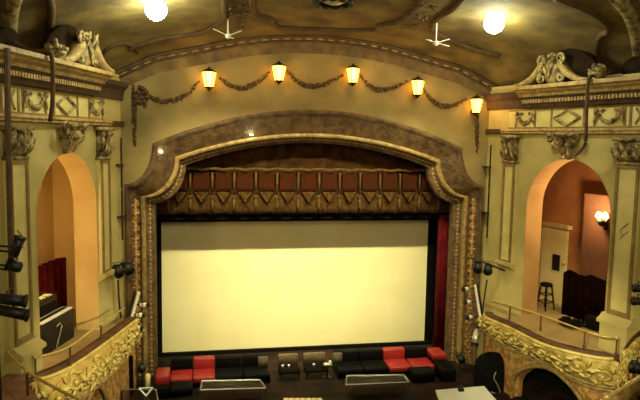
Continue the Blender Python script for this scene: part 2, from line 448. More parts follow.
# ------------------------------------------------------------------ wall lanterns and garlands on the front wall
LX = [(-2.56,8.33),(-.92,8.53),(.89,8.54),(2.55,8.30),(4.13,7.89)]
LN = ['leftmost','second from the left','middle one','fourth from the left','rightmost, close to the box cornice']
for (x, z), nm in zip(LX, LN):
    y = 14.78
    t = thing('wall_lantern', (x, y, z-.22), 'lit amber wall lantern above the arch, %s' % nm, 'lantern', 'wall lanterns above the arch')
    tilt = 0
    b = MB(); b.lathe([(.10,-.17),(.165,.15),(.14,.16),(.0,.16)], (x,y,z), 6); b.build('glass_shade', M['lampglass'], t)
    b = MB(); b.lathe([(.17,.16),(.175,.18),(.08,.23),(.03,.25),(.025,.28),(.0,.29)], (x,y,z), 6); b.build('cap', M['black'], t)
    b = MB(); b.lathe([(.0,-.27),(.03,-.25),(.05,-.22),(.10,-.19),(.11,-.17)], (x,y,z), 6); b.build('finial', M['black'], t)
    b = MB()
    for k in range(6):
        a = 2*PI*k/6; b.tube([(x+.103*math.cos(a), y+.103*math.sin(a), z-.17), (x+.168*math.cos(a), y+.168*math.sin(a), z+.16)], .007, 4)
    b.build('frame', M['black'], t)
    b = MB(); b.tube([(x,y,z-.2),(x,y+.08,z-.24),(x,y+.2,z-.16)], .018, 6); b.lathe([(.06,.0),(.06,.03)], (x,y+.185,z-.14), 10, 'y'); b.build('bracket', M['black'], t)
    point('lantern_lamp', (x, y-.25, z), 9, (1.0, .62, .22), .08)
def garland(pts, name, label, r=.042, dens=.035, group='leaf garlands on the front wall', Y=14.95, T=None):
    path = smooth_path([Vector((p[0], 0, p[1])) for p in pts], 8); L = sum((c-a).length for a, c in zip(path, path[1:])); n = int(L/dens)
    b = MB(T)
    for i in range(n+1):
        q = i/n*(len(path)-1); k = min(int(q), len(path)-2); p = path[k].lerp(path[k+1], q-k); mid = math.sin(PI*i/n)
        for s_ in range(2):
            a = random.uniform(0, 2*PI); rr = r*(.55+.6*mid)
            b.ball((p.x+math.cos(a)*rr*.8, Y+random.uniform(-.02,.03), p.z+math.sin(a)*rr*.8), rr*random.uniform(.55,.9), (1,.7,1), 5, 4)
    o = b.build(name, M['moulding'], None, True); return tag(o, label, 'garland', group)
def wz(x, y): p = atY(x, y, 14.95); return (p.x, p.z)
gs = [([(139,86),(150,97),(167,101),(184,96),(199,82)],'far left, beside the wall scroll'),([(219,77),(229,85),(241,88),(256,83),(270,72)],'between the first and second lanterns'),
      ([(287,71),(298,82),(312,86),(329,83),(343,75)],'between the second and third lanterns'),([(360,75),(370,86),(382,90),(396,87),(408,81)],'between the third and fourth lanterns'),
      ([(422,87),(432,100),(444,106),(457,104),(467,99)],'between the fourth and fifth lanterns')]
for g, nm in gs: garland([wz(*q) for q in g], 'wall_garland', 'brown leaf garland on the front wall, %s' % nm)
garland([wz(133,84),wz(134,105),wz(134,126),wz(135,146)], 'wall_drop', 'vertical brown leaf drop at the left end of the front wall', .04, group=None)
garland([wz(478,108),wz(477,125),wz(477,140),wz(477,152)], 'wall_drop', 'vertical brown leaf drop below the rightmost lantern', .04, group=None)
b = MB(); cx, cz = wz(140, 96)
b.spiral((cx, 14.93, cz), .2, .03, 1.3, R_(100), .05, dirn=-1); b.spiral((cx+.02, 14.93, cz-.12), .12, .02, 1.2, R_(-60), .045)
for k in range(5): b.leaf((cx, 14.97, cz), (cx+.2*math.cos(k), 14.93, cz+.2*math.sin(k)-.05), .09, .05, (0,-1,0))
tag(b.build('wall_scroll', M['moulding'], None, True), 'brown scrolled leaf ornament where the left garland begins', 'ornament')
# bracketed vertical light pipes
for (xa, ya, xb, yb, br), nm, sd in (((121,138,122,240,(165,217)),'left',-1), ((491,145,485.5,238,(167,213)),'right',1)):
    a, c = atY(xa, ya, 14.72), atY(xb, yb, 14.72); c.x = a.x
    t = thing('lighting_pipe', (c.x, c.y, c.z), 'thin black vertical lighting pipe on brackets at the %s of the arch' % nm, 'pipe', 'vertical lighting pipes')
    b = MB(); mid = (a+c)/2; b.tube([a, mid+Vector((0,0,.03))], .022, 6); b.tube([mid-Vector((0,0,.03)), c], .022, 6); b.tube([mid+Vector((0,0,.04)), mid-Vector((0,0,.04))], .012, 6); b.build('tube', M['black'], t)
    for yy in br:
        p = atY(xa, yy, 14.72)
        b = MB(); b.box(a.x-.1, a.x+.03, 14.70, 14.98, p.z-.012, p.z+.012); b.ball((a.x-.1*1, 14.72, p.z), .03); b.ball((a.x, 14.72, p.z), .035); b.build('bracket', M['black'], t)

# ------------------------------------------------------------------ pelmet, screen, wings
t = thing('stage_pelmet', (0, 15.8, 4.98), 'brown and dull red swagged pelmet hanging in the arch above the screen', 'pelmet')
def pleat(b, x0, x1, z0, z1, Y, amp, per, n=None, zig=0):
    n = n or int((x1-x0)/per*6); rows = []
    for z_i in range(5):
        z = z0+(z1-z0)*z_i/4
        rows.append([b.v((x0+(x1-x0)*i/n, Y+amp*math.cos(2*PI*(x0+(x1-x0)*i/n)/per), z + (zig*abs(math.sin(PI*(x0+(x1-x0)*i/n)/per)) if z_i == 0 else 0))) for i in range(n+1)])
    back = [[b.v((v.co.x, v.co.y+.03, v.co.z)) for v in r] for r in (rows[0], rows[-1])]
    for a, c in zip(rows, rows[1:]):
        for i in range(n): b.f([a[i], a[i+1], c[i+1], c[i]])
    for i in range(n): b.f([back[0][i], back[0][i+1], back[1][i+1], back[1][i]]); b.f([rows[0][i], rows[0][i+1], back[0][i+1], back[0][i]])
b = MB(); pleat(b, -4.3, 4.3, 5.02, 7.2, 15.95, .03, .8); b.build('upper_cloth', M['valback'], t, True)
per = .55
b = MB(); pleat(b, -4.0, 4.0, 5.02, 5.65, 15.84, .04, per); b.build('lower_cloth', M['valolive'], t, True)
for k in range(-7, 8):
    x = k*per
    if abs(x)+.2 < 4.0:
        b = MB(); pleat(b, x-.2, x+.2, 5.60, 6.10, 15.76, .03, per, 8); b.build('red_panel', M['valred'], t, True)
        b = MB(); q = [(x-.19,15.76,5.6),(x,15.72,5.33),(x+.19,15.76,5.6)]
        vs = [b.v(p) for p in q]+[b.v((p[0],p[1]+.03,p[2])) for p in q]
        b.f(vs[:3]); b.f(vs[3:]); b.f([vs[0],vs[1],vs[4],vs[3]]); b.f([vs[1],vs[2],vs[5],vs[4]]); b.f([vs[0],vs[2],vs[5],vs[3]])
        b.build('pointed_flap', M['valolive'], t)
    for xx in (x+per/2,):
        if abs(xx) < 3.9:
            b = MB(); b.tube([(xx,15.74,6.1),(xx,15.72,5.62)], .032, 6); b.tube([(xx,15.74,5.45),(xx,15.74,5.33),(xx,15.74,5.1)], [.015,.045,.035], 6); b.ball((xx,15.74,5.47), .04)
            b.build('tassel', M['valgold'], t, True)
b = MB(); x = -4.0
pts = []
n = 160
for i in range(n+1):
    x = -4+8*i/n; pts.append((x, 15.74, 6.16+.03*abs(math.sin(PI*x/per))))
b.tube(pts, .045, 6); b.build('gold_fringe', M['valgold'], t, True)

t = thing('projection_screen', (-.04, 16.85, .8), 'large cream projection screen with black border filling the stage', 'screen')
b = MB()
zt, zb_, xl, xr = 4.69, .99, -3.82, 3.73
b.box(xl, xr, 16.85, 16.87, zb_-.0, zt); b.build('screen_surface', M['screen'], t)
b = MB(); b.box(xl-.22, xl, 16.80, 16.9, 1.0, zt+.16); b.box(xr, xr+.24, 16.80, 16.9, 1.0, zt+.16)
b.box(xl, xr, 16.80, 16.9, zt, zt+.2)
b.build('screen_border', M['blackcloth'], t)
b = MB(); b.box(-3.9, 3.9, 16.70, 16.8, 1.0, 1.09); 
tag(b.build('stage_border', M['blackcloth']), 'low black strip along the foot of the projection screen', 'border')
b = MB(); b.box(-4.1, 4.0, 15.98, 16.03, 4.86, 5.1); tag(b.build('black_header', M['blackcloth']), 'black masking strip between the pelmet and the screen top', 'masking')
for x0, x1, nm in ((-4.1, -3.93, 'left'), (3.72, 4.05, 'right')):
    b = MB(); n = 24; rows = []
    for z in (1.0, 3.0, 4.95):
        rows.append([b.v((x0+(x1-x0)*i/n, 15.95+.05*math.cos(2*PI*i/6), z)) for i in range(n+1)] + [b.v((x0+(x1-x0)*i/n, 16.05+.05*math.cos(2*PI*i/6), z)) for i in range(n, -1, -1)])
    b.rings(rows, True)
    tag(b.build('stage_curtain', M['redcurtain'], None, True), 'narrow dark red curtain at the %s edge of the screen' % nm, 'curtain')

# ------------------------------------------------------------------ side walls
ZB = 2.75                                            # box floor
def archpts(s0, s1, zs, za, n=20):
    c = (s0+s1)/2; h = (s1-s0)/2
    return [(c-h*math.cos(PI*i/n), zs+(za-zs)*math.sin(PI*i/n)) for i in range(n+1)]
OPN = {-1: (1.35, 3.70), 1: (1.49, 3.84)}
for side in (-1, 1):
    sn = 'left' if side < 0 else 'right'
    T = wmat(side); s0, s1 = OPN[side]; zs, za = 5.45, 6.64
    b = MB(T); ar = archpts(s0, s1, zs, za); ztop = 8.38; S1 = 8.5
    for nn, in ((0.0,), (-.35,)):
        def q4(a, c, z0, z1):
            b.f([b.v((a,nn,z0)), b.v((c,nn,z0)), b.v((c,nn,z1)), b.v((a,nn,z1))])
        q4(-.12, s0, 2.1, zs); q4(s1, S1, 2.1, zs); q4(s0, s1, 2.1, ZB)
        q4(-.12, s0, zs, ztop); q4(s1, S1, zs, ztop)
        for (xa, z_a), (xb, z_b) in zip(ar, ar[1:]):
            b.f([b.v((xa,nn,z_a)), b.v((xb,nn,z_b)), b.v((xb,nn,ztop)), b.v((xa,nn,ztop))])
    b.box(-.12, S1, -.35, 0, 2.05, 2.1)
    bmesh.ops.remove_doubles(b.bm, verts=b.bm.verts[:], dist=1e-4)
    w = struct(b, 'wall_'+sn, M['sidewall'])
    b = MB(T); loop = [(s0, ZB)] + ar + [(s1, ZB)]
    rr = [[b.v((a, .015, z)) for a, z in loop], [b.v((a, -.5, z)) for a, z in loop]]
    for i in range(len(loop)-1): b.f([rr[0][i], rr[0][i+1], rr[1][i+1], rr[1][i]])
    struct(b, 'wall_%s_niche' % sn, M['orange'] if side < 0 else M['nicheright'])
    # the room inside the box
    b = MB(T)
    def qd(*p): b.f([b.v(x) for x in p])
    bk = -1.75
    mt = M['orange'] if side < 0 else M['brownwall']
    qd((-.3,bk,ZB),(5.6,bk,ZB),(5.6,bk,7.2),(-.3,bk,7.2)); qd((-.1,-.4,ZB),(-.1,bk,ZB),(-.1,bk,7.2),(-.1,-.4,7.2))
    qd((5.6,-.4,ZB),(5.6,bk,ZB),(5.6,bk,7.2),(5.6,-.4,7.2)); qd((-.3,-.36,7.2),(5.6,-.36,7.2),(5.6,bk,7.2),(-.3,bk,7.2))
    struct(b, 'wall_%s_box' % sn, mt)
    # entablature
    t = thing('entablature', T @ Vector((3, 0, 7.2)), 'long moulded cornice and frieze above the %s box arch' % sn, 'cornice')
    e0, e1 = (1.5, 8.5) if side < 0 else (1.35, 8.5)
    b = MB(T); b.extr([(-.9,8.2),(.16,8.2),(.18,8.1),(.08,8.0),(.06,7.8),(-.3,7.8)], -.15, e0); b.extr([(-.02,7.31),(.08,7.31),(.08,7.2),(-.02,7.18)], -.15, e0-.75); b.build('return_moulding', M['dark_band'], t)
    b = MB(T); b.extr([(-.9,8.28),(.5,8.28),(.52,8.2),(.44,8.17),(.42,8.14),(.34,8.10),(.30,8.04),(-.3,8.04),(-.3,8.2),(-.9,8.2)], e0, e1); b.build('crown', M['cornice'], t)
    b = MB(T); b.extr([(0,8.04),(.26,8.04),(.24,7.99),(0,7.97)], e0, e1); b.extr([(0,7.9),(.2,7.9),(.14,7.80),(.06,7.78),(0,7.78)], e0, e1); b.build('bed_moulding', M['dark_band'], t)
    b = MB(T); x = e0+.05
    b.box(e0, e1, 0, .17, 7.9, 7.98)
    while x < 6: b.box(x, x+.05, .17, .25, 7.9, 7.98); x += .085
    b.build('dentils', M['cornice'], t)
    b = MB(T); b.extr([(0,7.31),(.12,7.31),(.15,7.26),(.12,7.24),(.12,7.2),(0,7.18)], e0-.75, e1); b.build('architrave', M['cornice'], t)
    b = MB(T); b.box(e0-.6, e1, 0, .03, 7.74, 7.79); b.box(e0-.6, e1, 0, .03, 7.31, 7.35)
    for a in ((1.0), (1.62), (2.12), (3.02), (3.3), (4.02), (4.15), (4.62), (4.9)): b.box(a-.025, a+.025, 0, .03, 7.35, 7.74)
    b.build('frieze_frame', M['tanframe'], t)
    b = MB(T); b.box(e0-.6, e1, 0, .012, 7.33, 7.77); b.build('frieze_ground', M['panel'], t)
    b = MB(T); cs = 2.57
    for q in range(4):
        P = [(cs-.36,7.545),(cs,7.72),(cs+.36,7.545),(cs,7.37)]
        a_, c_ = P[q], P[(q+1)%4]; b.tube([(a_[0],.03,a_[1]),(c_[0],.03,c_[1])], .035, 4)
    b.build('lozenge', M['ornament'], t)
    for c0, w_ in ((1.32,.26),(3.66,.31)):
        b = MB(T)
        for k in range(30):
            u = -1+2*k/29; x = c0+u*w_; z = 7.66-.22*(1-u*u)
            b.ball((x+random.uniform(-.02,.02), .04, z+random.uniform(-.02,.02)), random.uniform(.03,.05)*(1.3-.5*abs(u)), (1,.8,1), 6, 4)
        for u in (-1, 1):
            b.ball((c0+u*w_, .05, 7.67), .055); b.leaf((c0+u*w_, .03, 7.66), (c0+u*w_*1.1, .04, 7.42), .08, .03, (0,1,0)); b.spiral((c0+u*w_*.5,.04,7.66),.05,.01,1,0,.018)
        b.build('frieze_festoon', M['ornament'], t, True)
    b = MB(T)
    for q in (-1, 1): b.tube([(4.4+q*.13,.03,7.7),(4.4+q*.03,.03,7.55),(4.4+q*.13,.03,7.38)], .02, 4)
    b.build('frieze_knot', M['ornament'], t)
    # pilasters
    def capital(b, sa, sb, z0, z1):
        c_ = (sa+sb)/2; w_ = (sb-sa)/2; h = z1-z0
        b.extr([(sa+.03,0),(sb-.03,0),(sb-.03,.1),(sa+.03,.1)], z0, z1-.06, 'z')
        b.extr([(sa-.08,0),(sb+.08,0),(sb+.06,.22),(sa-.06,.22)], z1-.07, z1, 'z')
        b.box(sa-.02, sb+.02, 0, .15, z0-.03, z0+.03)
        for row, (zz, hh) in enumerate(((z0+.03, h*.42),(z0+h*.3, h*.45))):
            k = 3 if row == 0 else 2
            for i in range(k):
                x = c_ + (i-(k-1)/2)*w_*.75
                b.leaf((x,.1,zz),(x,.15,zz+hh), w_*.75, .1, (0,1,0))
        for q in (-1, 1):
            b.spiral((c_+q*(w_-.01), .18, z1-.14), .085, .015, 1.4, R_(90), .028, dirn=q)
            b.leaf((c_+q*w_*.8,.1,z0+h*.2),(c_+q*(w_+.06),.14,z1-.2), .12, .09, (q*.4,.9,0))
        b.ball((c_,.2,z1-.05), .05)
    for (sa, sb), zc0, zc1, lab, ff in (((4.03,4.50), 6.6, 7.12, 'near', 0), ((.78,1.12), 6.5, 7.16, 'far', 1)):
        off = -.05 if side < 0 else .05
        sa, sb = sa-off*(1 if ff else 0), sb-off*(1 if ff else 0)
        if ff: sa, sb = (.90,1.32) if side < 0 else (.74,1.14)
        elif side < 0: sa, sb = 4.1, 4.62
        else: sa, sb = 3.98, 4.50
        zbot = ZB if not ff else 3.9
        t = thing('pilaster', T @ Vector(((sa+sb)/2, 0, zbot)), ('tall cream pilaster with leafy capital at the %s box, the one nearer the viewer' if not ff else 'slim cream pilaster with leafy capital at the %s box, next to the stage') % sn, 'pilaster')
        b = MB(T); ztb = 3.5 if not ff else 3.95
        fr = .06
        b.box(sa, sa+fr, .1, .135, ztb+.1, zc0-.08); b.box(sb-fr, sb, .1, .135, ztb+.1, zc0-.08); b.box(sa, sb, .1, .135, ztb, ztb+.1); b.box(sa, sb, .1, .135, zc0-.1, zc0)
        b.build('shaft_frame', M['tanframe'], t)
        b = MB(T); b.box(sa+.005, sb-.005, 0, .105, ztb, zc0); b.build('shaft', M['panel'], t)
        b = MB(T); capital(b, sa, sb, zc0, zc1); b.build('capital', M['ornament'], t, True)
        b = MB(T)
        if not ff:
            b.box(sa-.06, sb+.06, 0, .24, ZB, 3.32); b.extr([(0,3.32),(.30,3.32),(.30,3.38),(.2,3.44),(.16,3.5),(0,3.5)], sa-.1, sb+.1)
        else:
            b.extr([(0,3.80),(.05,3.82),(.2,3.93),(.2,4.0),(0,4.0)], sa-.06, sb+.06)
        b.build('pedestal' if not ff else 'bracket_foot', M['sidewall'], t)
        if not ff:
            b = MB(T); cs_ = (sa+sb)/2; cz_ = 5.25
            for P in (((-.09,.0),(.09,.17)),((-.09,-.17),(.09,.0)),((-.09,0.0),(-.04,-.08))): b.tube([(cs_+P[0][0],.11,cz_+P[0][1]),(cs_+P[1][0],.11,cz_+P[1][1])], .012, 4)
            b.build('panel_lozenge', M['ornament'], t)
    # corbel over the arch
    cc = 2.66
    t = thing('keystone_corbel', T @ Vector((cc, 0, 6.62)), 'carved plaster corbel tapering to a point above the %s box arch' % sn, 'corbel')
    b = MB(T)
    rows = []
    for z, w_, dd in ((6.62,.05,.06),(6.8,.12,.12),(7.0,.22,.2),(7.12,.3,.26),(7.18,.3,.26)):
        rows.append([b.v((cc-w_,0,z)), b.v((cc-w_*.8,dd*.8,z)), b.v((cc,dd,z)), b.v((cc+w_*.8,dd*.8,z)), b.v((cc+w_,0,z))])
    b.rings(rows, True); b.build('body', M['ornament'], t)
    b = MB(T)
    for q in (-1, 1):
        b.spiral((cc+q*.34,.24,7.1), .12, .02, 1.4, R_(90), .035, dirn=-q); b.spiral((cc+q*.16,.22,6.92), .07, .015, 1.2, R_(90), .025, dirn=q)
        b.leaf((cc+q*.05,.1,6.72),(cc+q*.22,.26,7.0), .12, .08, (0,1,0)); b.leaf((cc+q*.1,.26,7.1),(cc+q*.42,.26,7.2), .12, .06, (0,1,.3))
    b.leaf((cc,.2,6.95),(cc,.12,6.66), .14, .08, (0,1,0))
    for k in range(7): b.ball((cc-.24+.08*k,.3,7.15+.03*math.sin(k*PI/6)), .045)
    b.ball((cc,.26,6.98), .07, (1,1,1.2)); b.build('carving', M['ornament'], t, True)
    # crest on the cornice : cartouche, curved pediment arms, urn of fruit
    t = thing('cornice_crest', T @ Vector((2.5, .3, 8.28)), 'carved cartouche crest with scrolled arms standing on the %s cornice' % sn, 'crest')
    b = MB(T); c0 = 2.35
    b.ball((c0,.3,8.58), .29, (.75,.5,1.1), 12, 8); b.build('cartouche', M['ornament'], t, True)
    b = MB(T)
    for q in (-1, 1):
        b.spiral((c0+q*.25,.38,8.82), .13, .02, 1.5, R_(270), .045, dirn=q); b.spiral((c0+q*.27,.36,8.42), .12, .02, 1.4, R_(90), .045, dirn=-q)
        b.leaf((c0+q*.1,.4,8.7),(c0+q*.16,.45,8.94), .12, .06, (0,1,0)); b.leaf((c0,.42,8.4),(c0+q*.12,.45,8.72), .1, .06, (0,1,0))
    for k in range(9): b.ball((c0+.22*math.cos(R_(20*k+10)),.36,8.62+.3*math.sin(R_(20*k+10))), .045)
    b.build('cartouche_scrolls', M['ornament'], t, True)
    for q in (-1, 1):
        b = MB(T); rows = []
        for i in range(13):
            u = i/12; x = c0+q*(.28+.75*u); zt_ = 8.31+.36*(1-u)**2.4; hh = .035+.03*(1-u)
            rows.append([b.v((x,.16,zt_-hh)), b.v((x,.46,zt_-hh)), b.v((x,.46,zt_+hh)), b.v((x,.16,zt_+hh))])
        b.rings(rows, True)
        b.build('pediment_arm', M['cornice'], t, True)
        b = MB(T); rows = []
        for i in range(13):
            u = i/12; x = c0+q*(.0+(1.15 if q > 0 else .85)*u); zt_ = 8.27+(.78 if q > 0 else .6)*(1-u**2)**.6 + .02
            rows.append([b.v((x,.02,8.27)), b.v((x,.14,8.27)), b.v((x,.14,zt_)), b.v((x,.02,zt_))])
        b.rings(rows, True); b.build('crest_shadow_panel', M['shade'], t, True)  # dark sheet shaped as the shadow behind the crest
    xe = 3.42 if side < 0 else 3.52
    t = thing('fruit_basket', T @ Vector((xe, .3, 8.28)), 'round carved fruit basket ornament on the %s cornice, nearer the viewer than the crest' % sn, 'ornament')
    b = MB(T); b.lathe([(.12,8.28),(.08,8.32),(.16,8.38),(.18,8.44)], (xe,.3,0), 12); b.build('bowl', M['ornament'], t, True)
    b = MB(T)
    for k in range(26):
        a = random.uniform(0, 2*PI); r_ = .17*math.sqrt(random.random()); b.ball((xe+r_*math.cos(a)*1.1,.3+r_*math.sin(a),8.45+.14*(1-r_/.17)+random.uniform(0,.05)), random.uniform(.035,.055))
    b.build('fruit', M['ornament'], t, True)
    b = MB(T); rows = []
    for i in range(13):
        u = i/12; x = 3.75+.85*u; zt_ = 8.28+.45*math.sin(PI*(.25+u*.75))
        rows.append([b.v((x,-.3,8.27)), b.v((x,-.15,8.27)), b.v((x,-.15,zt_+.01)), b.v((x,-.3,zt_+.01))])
    b.rings(rows, True); tag(b.build('arched_shadow_panel', M['shade'], None, True), 'dark curved panel standing in for shadow behind the fruit basket on the %s cornice' % sn, 'panel')  # dark sheet in place of the shadow behind the cornice ornaments
    # hanging cable in front of the cornice
    b = MB(T); xc_ = atW(52,66,-1,.57)[0] if side < 0 else atW(588,86,1,.57)[0]
    b.tube(smooth_path([(xc_,-.1,8.5),(xc_,.2,8.36),(xc_,.50,8.35),(xc_,.58,8.2),(xc_-.0,.58,7.9),(xc_-.0,.56,7.5)] + ([(xc_-.02,.5,7.2)] if side < 0 else [(xc_-.02,.52,7.1),(xc_-.12,.45,6.9),(xc_-.4,.34,6.72)]), 4), .036, 6)
    tag(b.build('hanging_cable', M['moulding'], None, True), 'thick dark cable hanging over the %s cornice beside the corbel' % sn, 'cable')
b = MB(wmat(-1)); p0, p1, p2 = atW(7,48,-1,.60), atW(8,130,-1,.55), atW(12,300,-1,.32)
b.tube([p0, (p0+p1)/2, p1, (p1+p2)/2, p2], .06, 6, flat=.6)
tag(b.build('wall_strip', M['moulding']), 'tall reddish brown vertical strip at the left edge in front of the cornice', 'strip')

# ------------------------------------------------------------------ boxes : floor, parapet, rail, wall beneath
def chain(pts, n=40):
    sp = smooth_path(pts, 10); L = [0]
    for a, c in zip(sp, sp[1:]): L.append(L[-1]+(c-a).length)
    outp = []
    for i in range(n+1):
        q = L[-1]*i/n; k = 0
        while k < len(L)-2 and L[k+1] < q: k += 1
        outp.append(sp[k].lerp(sp[k+1], (q-L[k])/max(1e-6, L[k+1]-L[k])))
    return outp
def wallX(Y, side): return side*(HW + (15-Y)*math.tan(WA))
TOP = {-1: [(138,319),(130,325),(110,340),(85,358),(65,370),(45,378),(33,379)], 1: [(484,314),(487,318),(510,328),(540,343),(570,352),(600,358),(618,358),(630,352)]}
BOT = {-1: [(140,338),(134,345),(120,365),(100,384),(75,400),(55,412),(42,415)], 1: [(481,326),(484,330),(500,342),(520,352),(545,362),(575,378),(600,386),(618,386),(632,378)]}
RAIL = {-1: [(124,308),(95,328),(70,346),(50,354),(35,357)], 1: [(492,300),(515,307),(541,315),(585,331),(600,336),(617,338)]}
POST = {-1: [(35,357),(70,346),(101,325)], 1: [(617,338),(585,331),(541,315),(510,305)]}
for side in (-1, 1):
    sn = 'left' if side < 0 else 'right'
    top = chain([atZ(x, y, 2.88) for x, y in TOP[side]]); bot = chain([atZ(x, y, 2.2) for x, y in BOT[side]])
    n = len(top)
    t = thing('box_parapet', (top[n//2].x, top[n//2].y, 2.05), 'bright gilded scrollwork parapet curving round the %s box' % sn, 'parapet')
    def inw(cv, i, d):                               # move a curve point towards the wall
        a, c = cv[max(0,i-1)], cv[min(n-1,i+1)]; tg = (c-a); tg.z = 0; tg.normalize(); nn = Vector((-tg.y, tg.x, 0))
        if nn.x*side < 0: nn = -nn
        return cv[i] + nn*d
    b = MB(); rows = []
    for k, (u, bl) in enumerate(((0,0),(.15,.05),(.35,.08),(.6,.06),(.85,.01),(1,0))):
        rows.append([b.v(top[i].lerp(bot[i], u) + (top[i]-inw(top,i,1)).normalized()*bl) for i in range(n)])
    rows.append([b.v(inw(bot,i,.12)) for i in range(n)]); rows.append([b.v(inw(top,i,.16)-Vector((0,0,.02))) for i in range(n)]); rows.append(rows[0])
    for a, c in zip(rows, rows[1:]):
        for i in range(n-1): b.f([a[i], a[i+1], c[i+1], c[i]])
    b.build('front_panel', M['giltback'], t, True)
    # scrolls
    def facept(q, u, o=.0):
        q = max(0, min(n-1.001, q)); i = int(q); w = q-i
        A = top[i].lerp(top[i+1], w); B = bot[i].lerp(bot[i+1], w); on = (top[i]-inw(top,i,1)).normalized()
        bl = .08*math.sin(PI*min(1, u*1.1)) 
        return A.lerp(B, u) + on*(bl+o)
    Lt = sum((c-a).length for a, c in zip(top, top[1:])); upm = (n-1)/Lt
    bs = MB(); pos = .25; k = 0
    while pos < Lt-.2:
        c_u = .5 + .1*(-1)**k; dr = 1 if k % 2 else -1; path = []; rad = []
        for i in range(26):
            tt = i/25; a = R_(90*dr) + dr*2*PI*1.5*tt; rr = .2*(1-tt)+.02
            path.append(facept((pos+rr*math.cos(a))*upm, c_u - rr*math.sin(a)/.72, .02)); rad.append(.034*(1-.4*tt))
        bs.tube(path, rad, 5)
        for j in range(7):
            a = R_(51*j+10*k); p0 = facept((pos+.17*math.cos(a))*upm, c_u-.17*math.sin(a)/.72, .01); p1 = facept((pos+.3*math.cos(a+.5))*upm, max(.04,min(.96,c_u-.3*math.sin(a+.5)/.72)), .03)
            on = (top[int(min(n-2,pos*upm))]-inw(top,int(min(n-2,pos*upm)),1)).normalized()
            bs.leaf(p0, p1, .09, .04, on)
        p = facept(pos*upm, c_u, .04); bs.ball(p, .045)
        p = facept((pos+.21)*upm, 1-c_u, .03); bs.ball(p, .05)
        pos += .40; k += 1
    bs.build('scroll_relief', M['gilt'], t, True)
    b = MB(); b.tube([top[i]+Vector((0,0,.0)) for i in range(n)], .035, 6); b.build('top_moulding', M['gilt'], t, True)
    b = MB(); b.tube([inw(bot,i,.02) for i in range(n)], .05, 6); b.tube([inw(bot,i,.06)-Vector((0,0,.08)) for i in range(n)], .035, 6); b.build('bottom_moulding', M['cornice'], t, True)
    b = MB(); rows = [[], [], [], []]
    for i in range(n):
        o_ = inw(top,i,.03); a_ = inw(top,i,.2)
        for r_, p, z in ((0,o_,2.88),(1,o_,2.95),(2,a_,2.95),(3,a_,2.86)): rows[r_].append(b.v((p.x,p.y,z)))
    rows.append(rows[0])
    for a, c in zip(rows, rows[1:]):
        for i in range(n-1): b.f([a[i], a[i+1], c[i+1], c[i]])
    b.build('arm_cushion', M['cushion'], t, True)
    # floor slab of the box
    b = MB(); O, d, nn = wframe(side)
    rws = [[], []]
    for i in range(n):
        p = inw(top, i, .14); f_ = max(0, (p-O).dot(d)); q = O + d*f_ - nn*1.7
        if (p-O).dot(d) < 0: q = O + Vector((side*1.6,0,0)) 
        for e, z in ((0, ZB), (1, ZB-.15)): rws[e].append((b.v((p.x,p.y,z)), b.v((q.x,q.y,z))))
    for e in (0, 1):
        for a, c in zip(rws[e], rws[e][1:]): b.f([a[0], c[0], c[1], a[1]])
    struct(b, 'floor_box_'+sn, M['floorbox'])
    b = MB(wmat(side)); b.box(-.1, 5.6, -1.75, .01, ZB-.12, ZB-.005); struct(b, 'floor_box_inner_'+sn, M['floorbox'])
    # rail
    rl = chain([atZ(x, y, 3.27) for x, y in RAIL[side]], 24)
    t = thing('brass_rail', (rl[12].x, rl[12].y, 2.95), 'thin curved brass handrail on posts above the %s box parapet' % sn, 'rail')
    b = MB(); b.tube(rl, .02, 6); b.ball(rl[-1], .035); b.build('handrail', M['brass'], t, True)
    for x, y in POST[side]:
        p = atZ(x, y, 3.27); b = MB(); b.tube([(p.x,p.y,2.9),(p.x,p.y,3.26)], .018, 6); b.lathe([(.04,2.945),(.03,2.97)], (p.x,p.y,0), 8); b.build('post', M['cushion'], t)
    # curved wall under the box with arched openings
    bl = [inw(bot, i, .10) for i in range(n)]
    def px_of(P):
        dlt = P-CAM; return 320 + FPX*dlt.dot(RT)/dlt.dot(FW)
    ops = [(513, 590, 2.02)] if side > 0 else [(46, 73, 2.02), (82, 107, 2.1)]
    def zlow(i):
        x = px_of(Vector((bl[i].x, bl[i].y, 1.7)))
        for a, c, zt_ in ops:
            if a <= x <= c:
                u = (x-(a+c)/2)/((c-a)/2); return zt_ - .75*(1-math.sqrt(max(0, 1-u*u)))
        return None
    b = MB(); N2 = n
    fine = chain(bl, 160)
    def zl(P):
        x = px_of(Vector((P.x, P.y, 1.7)))
        for a, c, zt_ in ops:
            if a <= x <= c:
                u = (x-(a+c)/2)/((c-a)/2); return zt_ - .8*(1-math.sqrt(max(0, 1-u*u)))
        return 0.0
    for dx in (0, .25):
        cl = [b.v((P.x+side*dx, P.y, 2.15)) for P in fine]; lo = [b.v((P.x+side*dx, P.y, zl(P))) for P in fine]
        for i in range(len(fine)-1): b.f([cl[i], cl[i+1], lo[i+1], lo[i]])
        if dx == 0: l0 = lo; P0 = cl
        else:
            for i in range(len(fine)-1): b.f([l0[i], l0[i+1], lo[i+1], lo[i]])
    struct(b, 'wall_%s_lower' % sn, M['pier'])
    for (a, c, zt_) in ops:                          # light archivolt round each opening
        sel = [P for P in fine if a <= px_of(Vector((P.x, P.y, 1.7))) <= c]
        pts = [Vector((P.x-side*.03, P.y-.03, zl(P)+.05)) for P in sel]
        pts = [Vector((pts[0].x, pts[0].y, .0))] + pts + [Vector((pts[-1].x, pts[-1].y, .0))]
        b = MB(); b.tube(pts, .055, 6)
        tag(b.build('arch_moulding', M['bead'], None, True), 'pale rounded moulding round the dark arch beneath the %s box%s' % (sn, '' if side > 0 else (', nearer the viewer' if a < 60 else ', nearer the stage')), 'moulding')
    b = MB(); O, d, nn = wframe(side)                # room beneath, its unlit darkness put into the wall and ceiling colour
